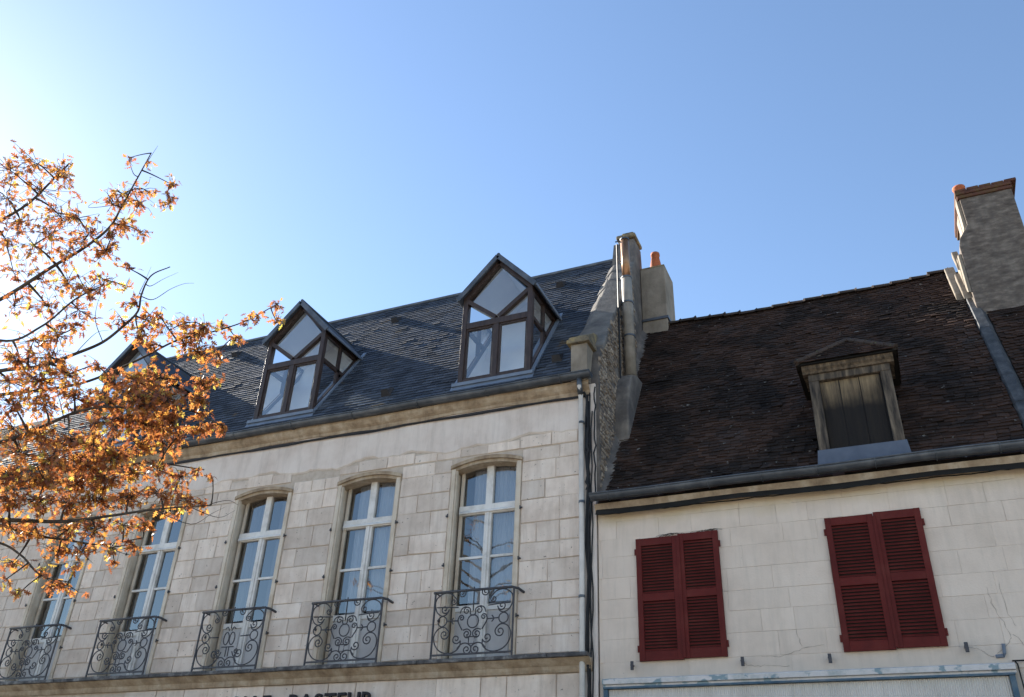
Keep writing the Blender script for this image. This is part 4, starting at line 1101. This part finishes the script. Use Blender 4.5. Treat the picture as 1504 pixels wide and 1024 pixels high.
def cluster(c, rad, n, infr, r_par=.01):
    # main twig from the nearest limb
    near = min(NODES, key=lambda q_: (q_[0] - c).length)
    a = near[0]; L_ = (c - a).length
    if L_ > .05:
        mid = a.lerp(c, .5) + Vector((tr.uniform(-1, 1), tr.uniform(-1, 1), tr.uniform(-.2, 1))) * L_ * .12
        k = 5; P = []
        for i in range(k + 1):
            t = i / k; P.append(a * (1 - t) ** 2 + mid * 2 * t * (1 - t) + c * t * t)
        wood.tube(P, [min(near[1] * .7, .012) * (1 - i / k) + .0042 for i in range(k + 1)], 4)
        for p_ in P[2:]: NODES.append((p_, .006))
    done = 0
    while done < n:
        v = Vector((tr.gauss(0, 1), tr.gauss(0, 1), tr.gauss(0, 1))).normalized() * tr.uniform(.25, 1.05)
        tip = c + Vector((v.x * rad[0], v.y * rad[0], v.z * rad[1]))
        st = c.lerp(tip, tr.uniform(0, .25))
        mid = st.lerp(tip, .5) + Vector((tr.uniform(-1, 1), tr.uniform(-1, 1), tr.uniform(-1, 1))) * rad[0] * .18
        wood.tube([st, mid, tip], [.0038, .0028, .0016], 3, cap=False)
        for q_ in range(tr.randint(2, 3)):
            t = tr.uniform(.3, 1.0) if q_ else 1.0
            p_ = st.lerp(mid, t * 2) if t < .5 else mid.lerp(tip, t * 2 - 1)
            add_leaf(p_ + Vector((tr.gauss(0, .012), tr.gauss(0, .012), tr.gauss(0, .012))), tr.uniform(.042, .086), infr); done += 1
# foliage masses read off the photograph: x, y (photo px), radius px (h, v), leaves, metres away
CL = [
 (15,250,32,24,34,10.3),(55,240,28,18,26,10.3),(90,250,18,18,22,10.2),(10,290,28,20,34,10.4),(60,280,34,18,34,10.3),(95,262,14,12,10,10.2),(30,325,28,18,26,10.5),(8,350,24,24,34,10.2),
 (50,360,26,22,22,10.0),(90,320,22,18,24,9.8),(115,320,22,18,28,9.8),(75,345,26,20,26,9.9),(130,345,24,22,38,9.8),(155,370,18,16,30,9.7),(100,370,22,18,24,10.0),(165,300,14,20,18,9.7),
 (180,285,16,16,26,9.7),(212,278,16,14,18,9.7),(205,300,14,12,18,9.7),(250,270,10,14,14,9.6),(248,300,14,10,15,9.6),(178,330,18,14,26,9.7),(205,340,18,12,18,9.7),(165,345,14,12,14,9.8),
 (190,232,10,4,5,9.6),(218,238,5,8,3,9.6),
 (20,400,20,16,14,10.2),(60,410,26,18,22,9.9),(100,415,26,18,28,9.8),(130,425,26,16,32,9.5),(150,410,16,12,14,9.4),(185,420,8,10,6,9.3),(190,395,12,6,5,9.3),
 (20,450,26,18,18,9.9),(70,450,26,16,26,9.6),(115,455,22,16,26,9.4),(85,492,20,14,26,9.4),(50,500,24,14,30,9.5),(110,480,14,14,14,9.3),(30,530,34,16,46,9.8),(75,525,28,14,34,9.6),(15,560,30,16,32,9.9),
 (60,560,30,18,44,9.9),(100,550,26,18,40,9.8),(20,595,30,18,36,10.1),(65,595,30,18,40,10.0),(110,580,22,16,30,9.9),(140,535,18,10,14,10.0),
 (195,445,12,12,16,9.2),(180,470,14,10,16,9.3),(215,470,16,14,28,9.3),(205,490,18,14,24,9.5),(235,465,12,12,16,9.6),(245,480,18,14,18,10.0),(225,505,18,14,20,10.0),
 (270,475,12,12,24,10.1),(285,490,16,16,44,10.1),(300,480,14,12,26,10.1),(290,515,18,14,40,10.0),(270,505,14,12,24,10.1),(325,478,10,10,14,10.1),(345,495,12,9,18,10.1),(365,470,10,9,11,10.0),(378,462,7,8,8,10.0),
 (408,447,10,10,13,10.0),(405,470,10,9,10,10.0),(320,520,14,8,16,10.0),(325,530,8,6,8,9.9),
 (170,565,20,14,34,9.6),(200,560,24,18,54,9.5),(235,555,22,16,50,9.5),(165,590,22,16,42,9.5),(205,590,26,18,60,9.3),(245,585,24,18,56,9.3),(215,620,26,16,50,9.2),(250,615,22,16,46,9.2),(185,615,18,14,32,9.3),
 (295,565,14,14,30,9.4),(290,585,12,14,24,9.3),(312,557,12,8,12,9.4),(300,605,12,10,14,9.2),(292,632,10,8,18,9.1),(308,625,9,7,12,9.1),(326,624,8,10,16,9.1),(215,545,10,20,14,9.6),(150,620,16,14,22,9.4),(130,595,16,12,18,9.5),
 (20,630,28,14,32,9.8),(60,640,26,14,36,9.7),(100,645,26,16,46,9.6),(140,650,24,16,48,9.5),(30,665,30,14,40,9.7),(75,675,28,16,50,9.6),(120,680,28,16,58,9.5),(165,670,26,16,50,9.5),(205,655,20,14,36,9.4),(240,650,18,12,28,9.3),(262,640,12,10,16,9.2),
 (20,700,28,14,42,9.6),(65,705,28,14,50,9.5),(110,710,28,14,56,9.4),(155,705,26,14,50,9.5),(195,695,22,14,36,9.6),(230,690,18,14,26,9.6),(15,735,24,14,36,9.4),(55,735,26,14,44,9.4),(100,740,26,14,46,9.3),(145,735,24,14,40,9.3),
 (190,730,22,14,34,9.3),(235,725,18,12,24,9.2),(265,700,14,12,14,9.5),(272,735,14,9,14,9.1),(295,740,12,8,10,9.0),(290,690,7,8,5,9.6),(312,702,4,6,3,9.6),(260,712,12,9,10,9.4),(250,752,12,8,9,9.1),
 (15,775,24,14,26,9.5),(55,780,26,14,30,9.6),(100,778,24,12,26,9.5),(140,778,22,12,24,9.4),(180,772,18,12,18,9.4),(215,770,14,10,13,9.4),(120,810,20,12,18,9.7),(85,812,18,12,13,9.6),(160,805,14,10,10,9.6),(195,800,10,8,8,9.6),
 (168,825,6,6,4,9.6),(20,825,20,10,12,9.3),(60,838,14,9,9,9.2),(100,860,16,8,13,9.2),(110,835,8,6,4,9.3),(32,868,9,8,6,9.2),(10,850,10,8,5,9.3),(75,862,10,6,6,9.2),
]
for (px, py, rx, ry, n, t) in CL:
    t2 = t + tr.uniform(-.55, .55)
    c = U(px, py, t2); k = t2 / F_PX
    cluster(c, (rx * k * 1.55, ry * k * 1.5), int(n * (2.8 if py > 540 else 2.1)), True)
# bare twigs sticking out of the crown
def twig(pix, r=.006):
    P = [U(*p_) for p_ in pix]; a = min(NODES, key=lambda q_: (q_[0] - P[0]).length)[0]
    wood.tube(catmull([a] + P, 5), [r * (1 - .8 * i / (5 * len(P))) for i in range(5 * len(P) + 1)], 4)
for pix in ([(215, 240, 9.6), (232, 214, 9.6)], [(178, 300, 9.7), (130, 305, 9.7), (150, 290, 9.7)], [(205, 430, 9.2), (212, 415, 9.2), (222, 392, 9.2)], [(225, 440, 9.2), (250, 425, 9.2), (270, 417, 9.2), (285, 416, 9.2)],
            [(222, 420, 9.2), (240, 410, 9.2), (262, 400, 9.2)], [(150, 500, 9.5), (140, 470, 9.5), (145, 440, 9.5), (155, 425, 9.5)], [(110, 520, 9.6), (140, 490, 9.5), (160, 485, 9.5)],
            [(310, 740, 9.0), (335, 735, 9.0), (350, 742, 9.0)], [(280, 745, 9.0), (320, 760, 9.0), (345, 750, 9.0)], [(230, 750, 9.0), (280, 770, 9.0), (310, 755, 9.0), (330, 745, 9.0)],
            [(150, 800, 9.7), (190, 815, 9.7), (235, 812, 9.7)], [(95, 620, 9.5), (88, 590, 9.5), (80, 560, 9.5), (85, 540, 9.5)], [(108, 608, 9.5), (95, 585, 9.5), (90, 570, 9.5)], [(60, 845, 9.2), (90, 862, 9.2), (118, 866, 9.2)],
            [(196, 255, 9.7), (190, 238, 9.7), (188, 232, 9.7)]):
    twig(pix)
# the rest of the crown, beyond the picture's edge
made = 0; tries = 0
while made < 62 and tries < 3000:
    tries += 1
    a = tr.uniform(0, 2 * math.pi); r_ = tr.uniform(.8, 4.0); z = tr.uniform(3.2, 10.6)
    if r_ > 4.1 * math.sqrt(max(0, 1 - ((z - 6.2) / 4.8) ** 2)): continue
    c = T0 + Vector((math.cos(a) * r_, math.sin(a) * r_, z))
    q_ = proj(c)
    if q_[0] > -75 and -100 < q_[1] < 1150: continue
    if True:
        st = T0 + Vector((0, 0, max(2.4, z - r_ * .5)))
        Qp = ctube([st, st.lerp(c, .5) + Vector((0, 0, .15)), c], .04, .01, 6, 6)
        for i_, p_ in enumerate(Qp[2:]): NODES.append((p_, .02))
    cluster(c, (.42, .3), 26, False); made += 1
wood.build('trunk', 'bark', tree, smooth=True, recalc=False)
crown = empty('crown', T0 + Vector((0, 0, 5)), tree)
# the 300 leaves that show largest are objects of their own, the others one mass
leaves_in.sort(key=lambda l: -(l[2] / (l[0] - CAM).length) * abs((l[1] @ Vector((0, 0, 1))).dot((CAM - l[0]).normalized())))
variants = []
for i in range(10):
    vs, fs = leaf_geo(Matrix.Identity(3), 1.0, -.1 + .055 * i, .35 - .06 * ((i * 7) % 10))
    variants.append(MB().add(vs, fs).mesh('leaf', 'oak_leaf', recalc=False))
wl_ = WLOC[crown.name]
for i, (p_, M, s, fo, cu) in enumerate(leaves_in):
    if i < 300:
        o = link_mesh('leaf', variants[i % 10], crown, p_ - wl_); o.rotation_euler = M.to_euler(); o.scale = (s, s, s)
    else:
        vs, fs = leaf_geo(M, s, fo, cu); leaves_out.add([v + p_ for v in vs], fs)
o = leaves_out.build('foliage', 'oak_leaf', crown, recalc=False); o['kind'] = 'stuff'
print('stones', ns, 'leaves', len(leaves_in), 'tris', len(leaves_out.f))
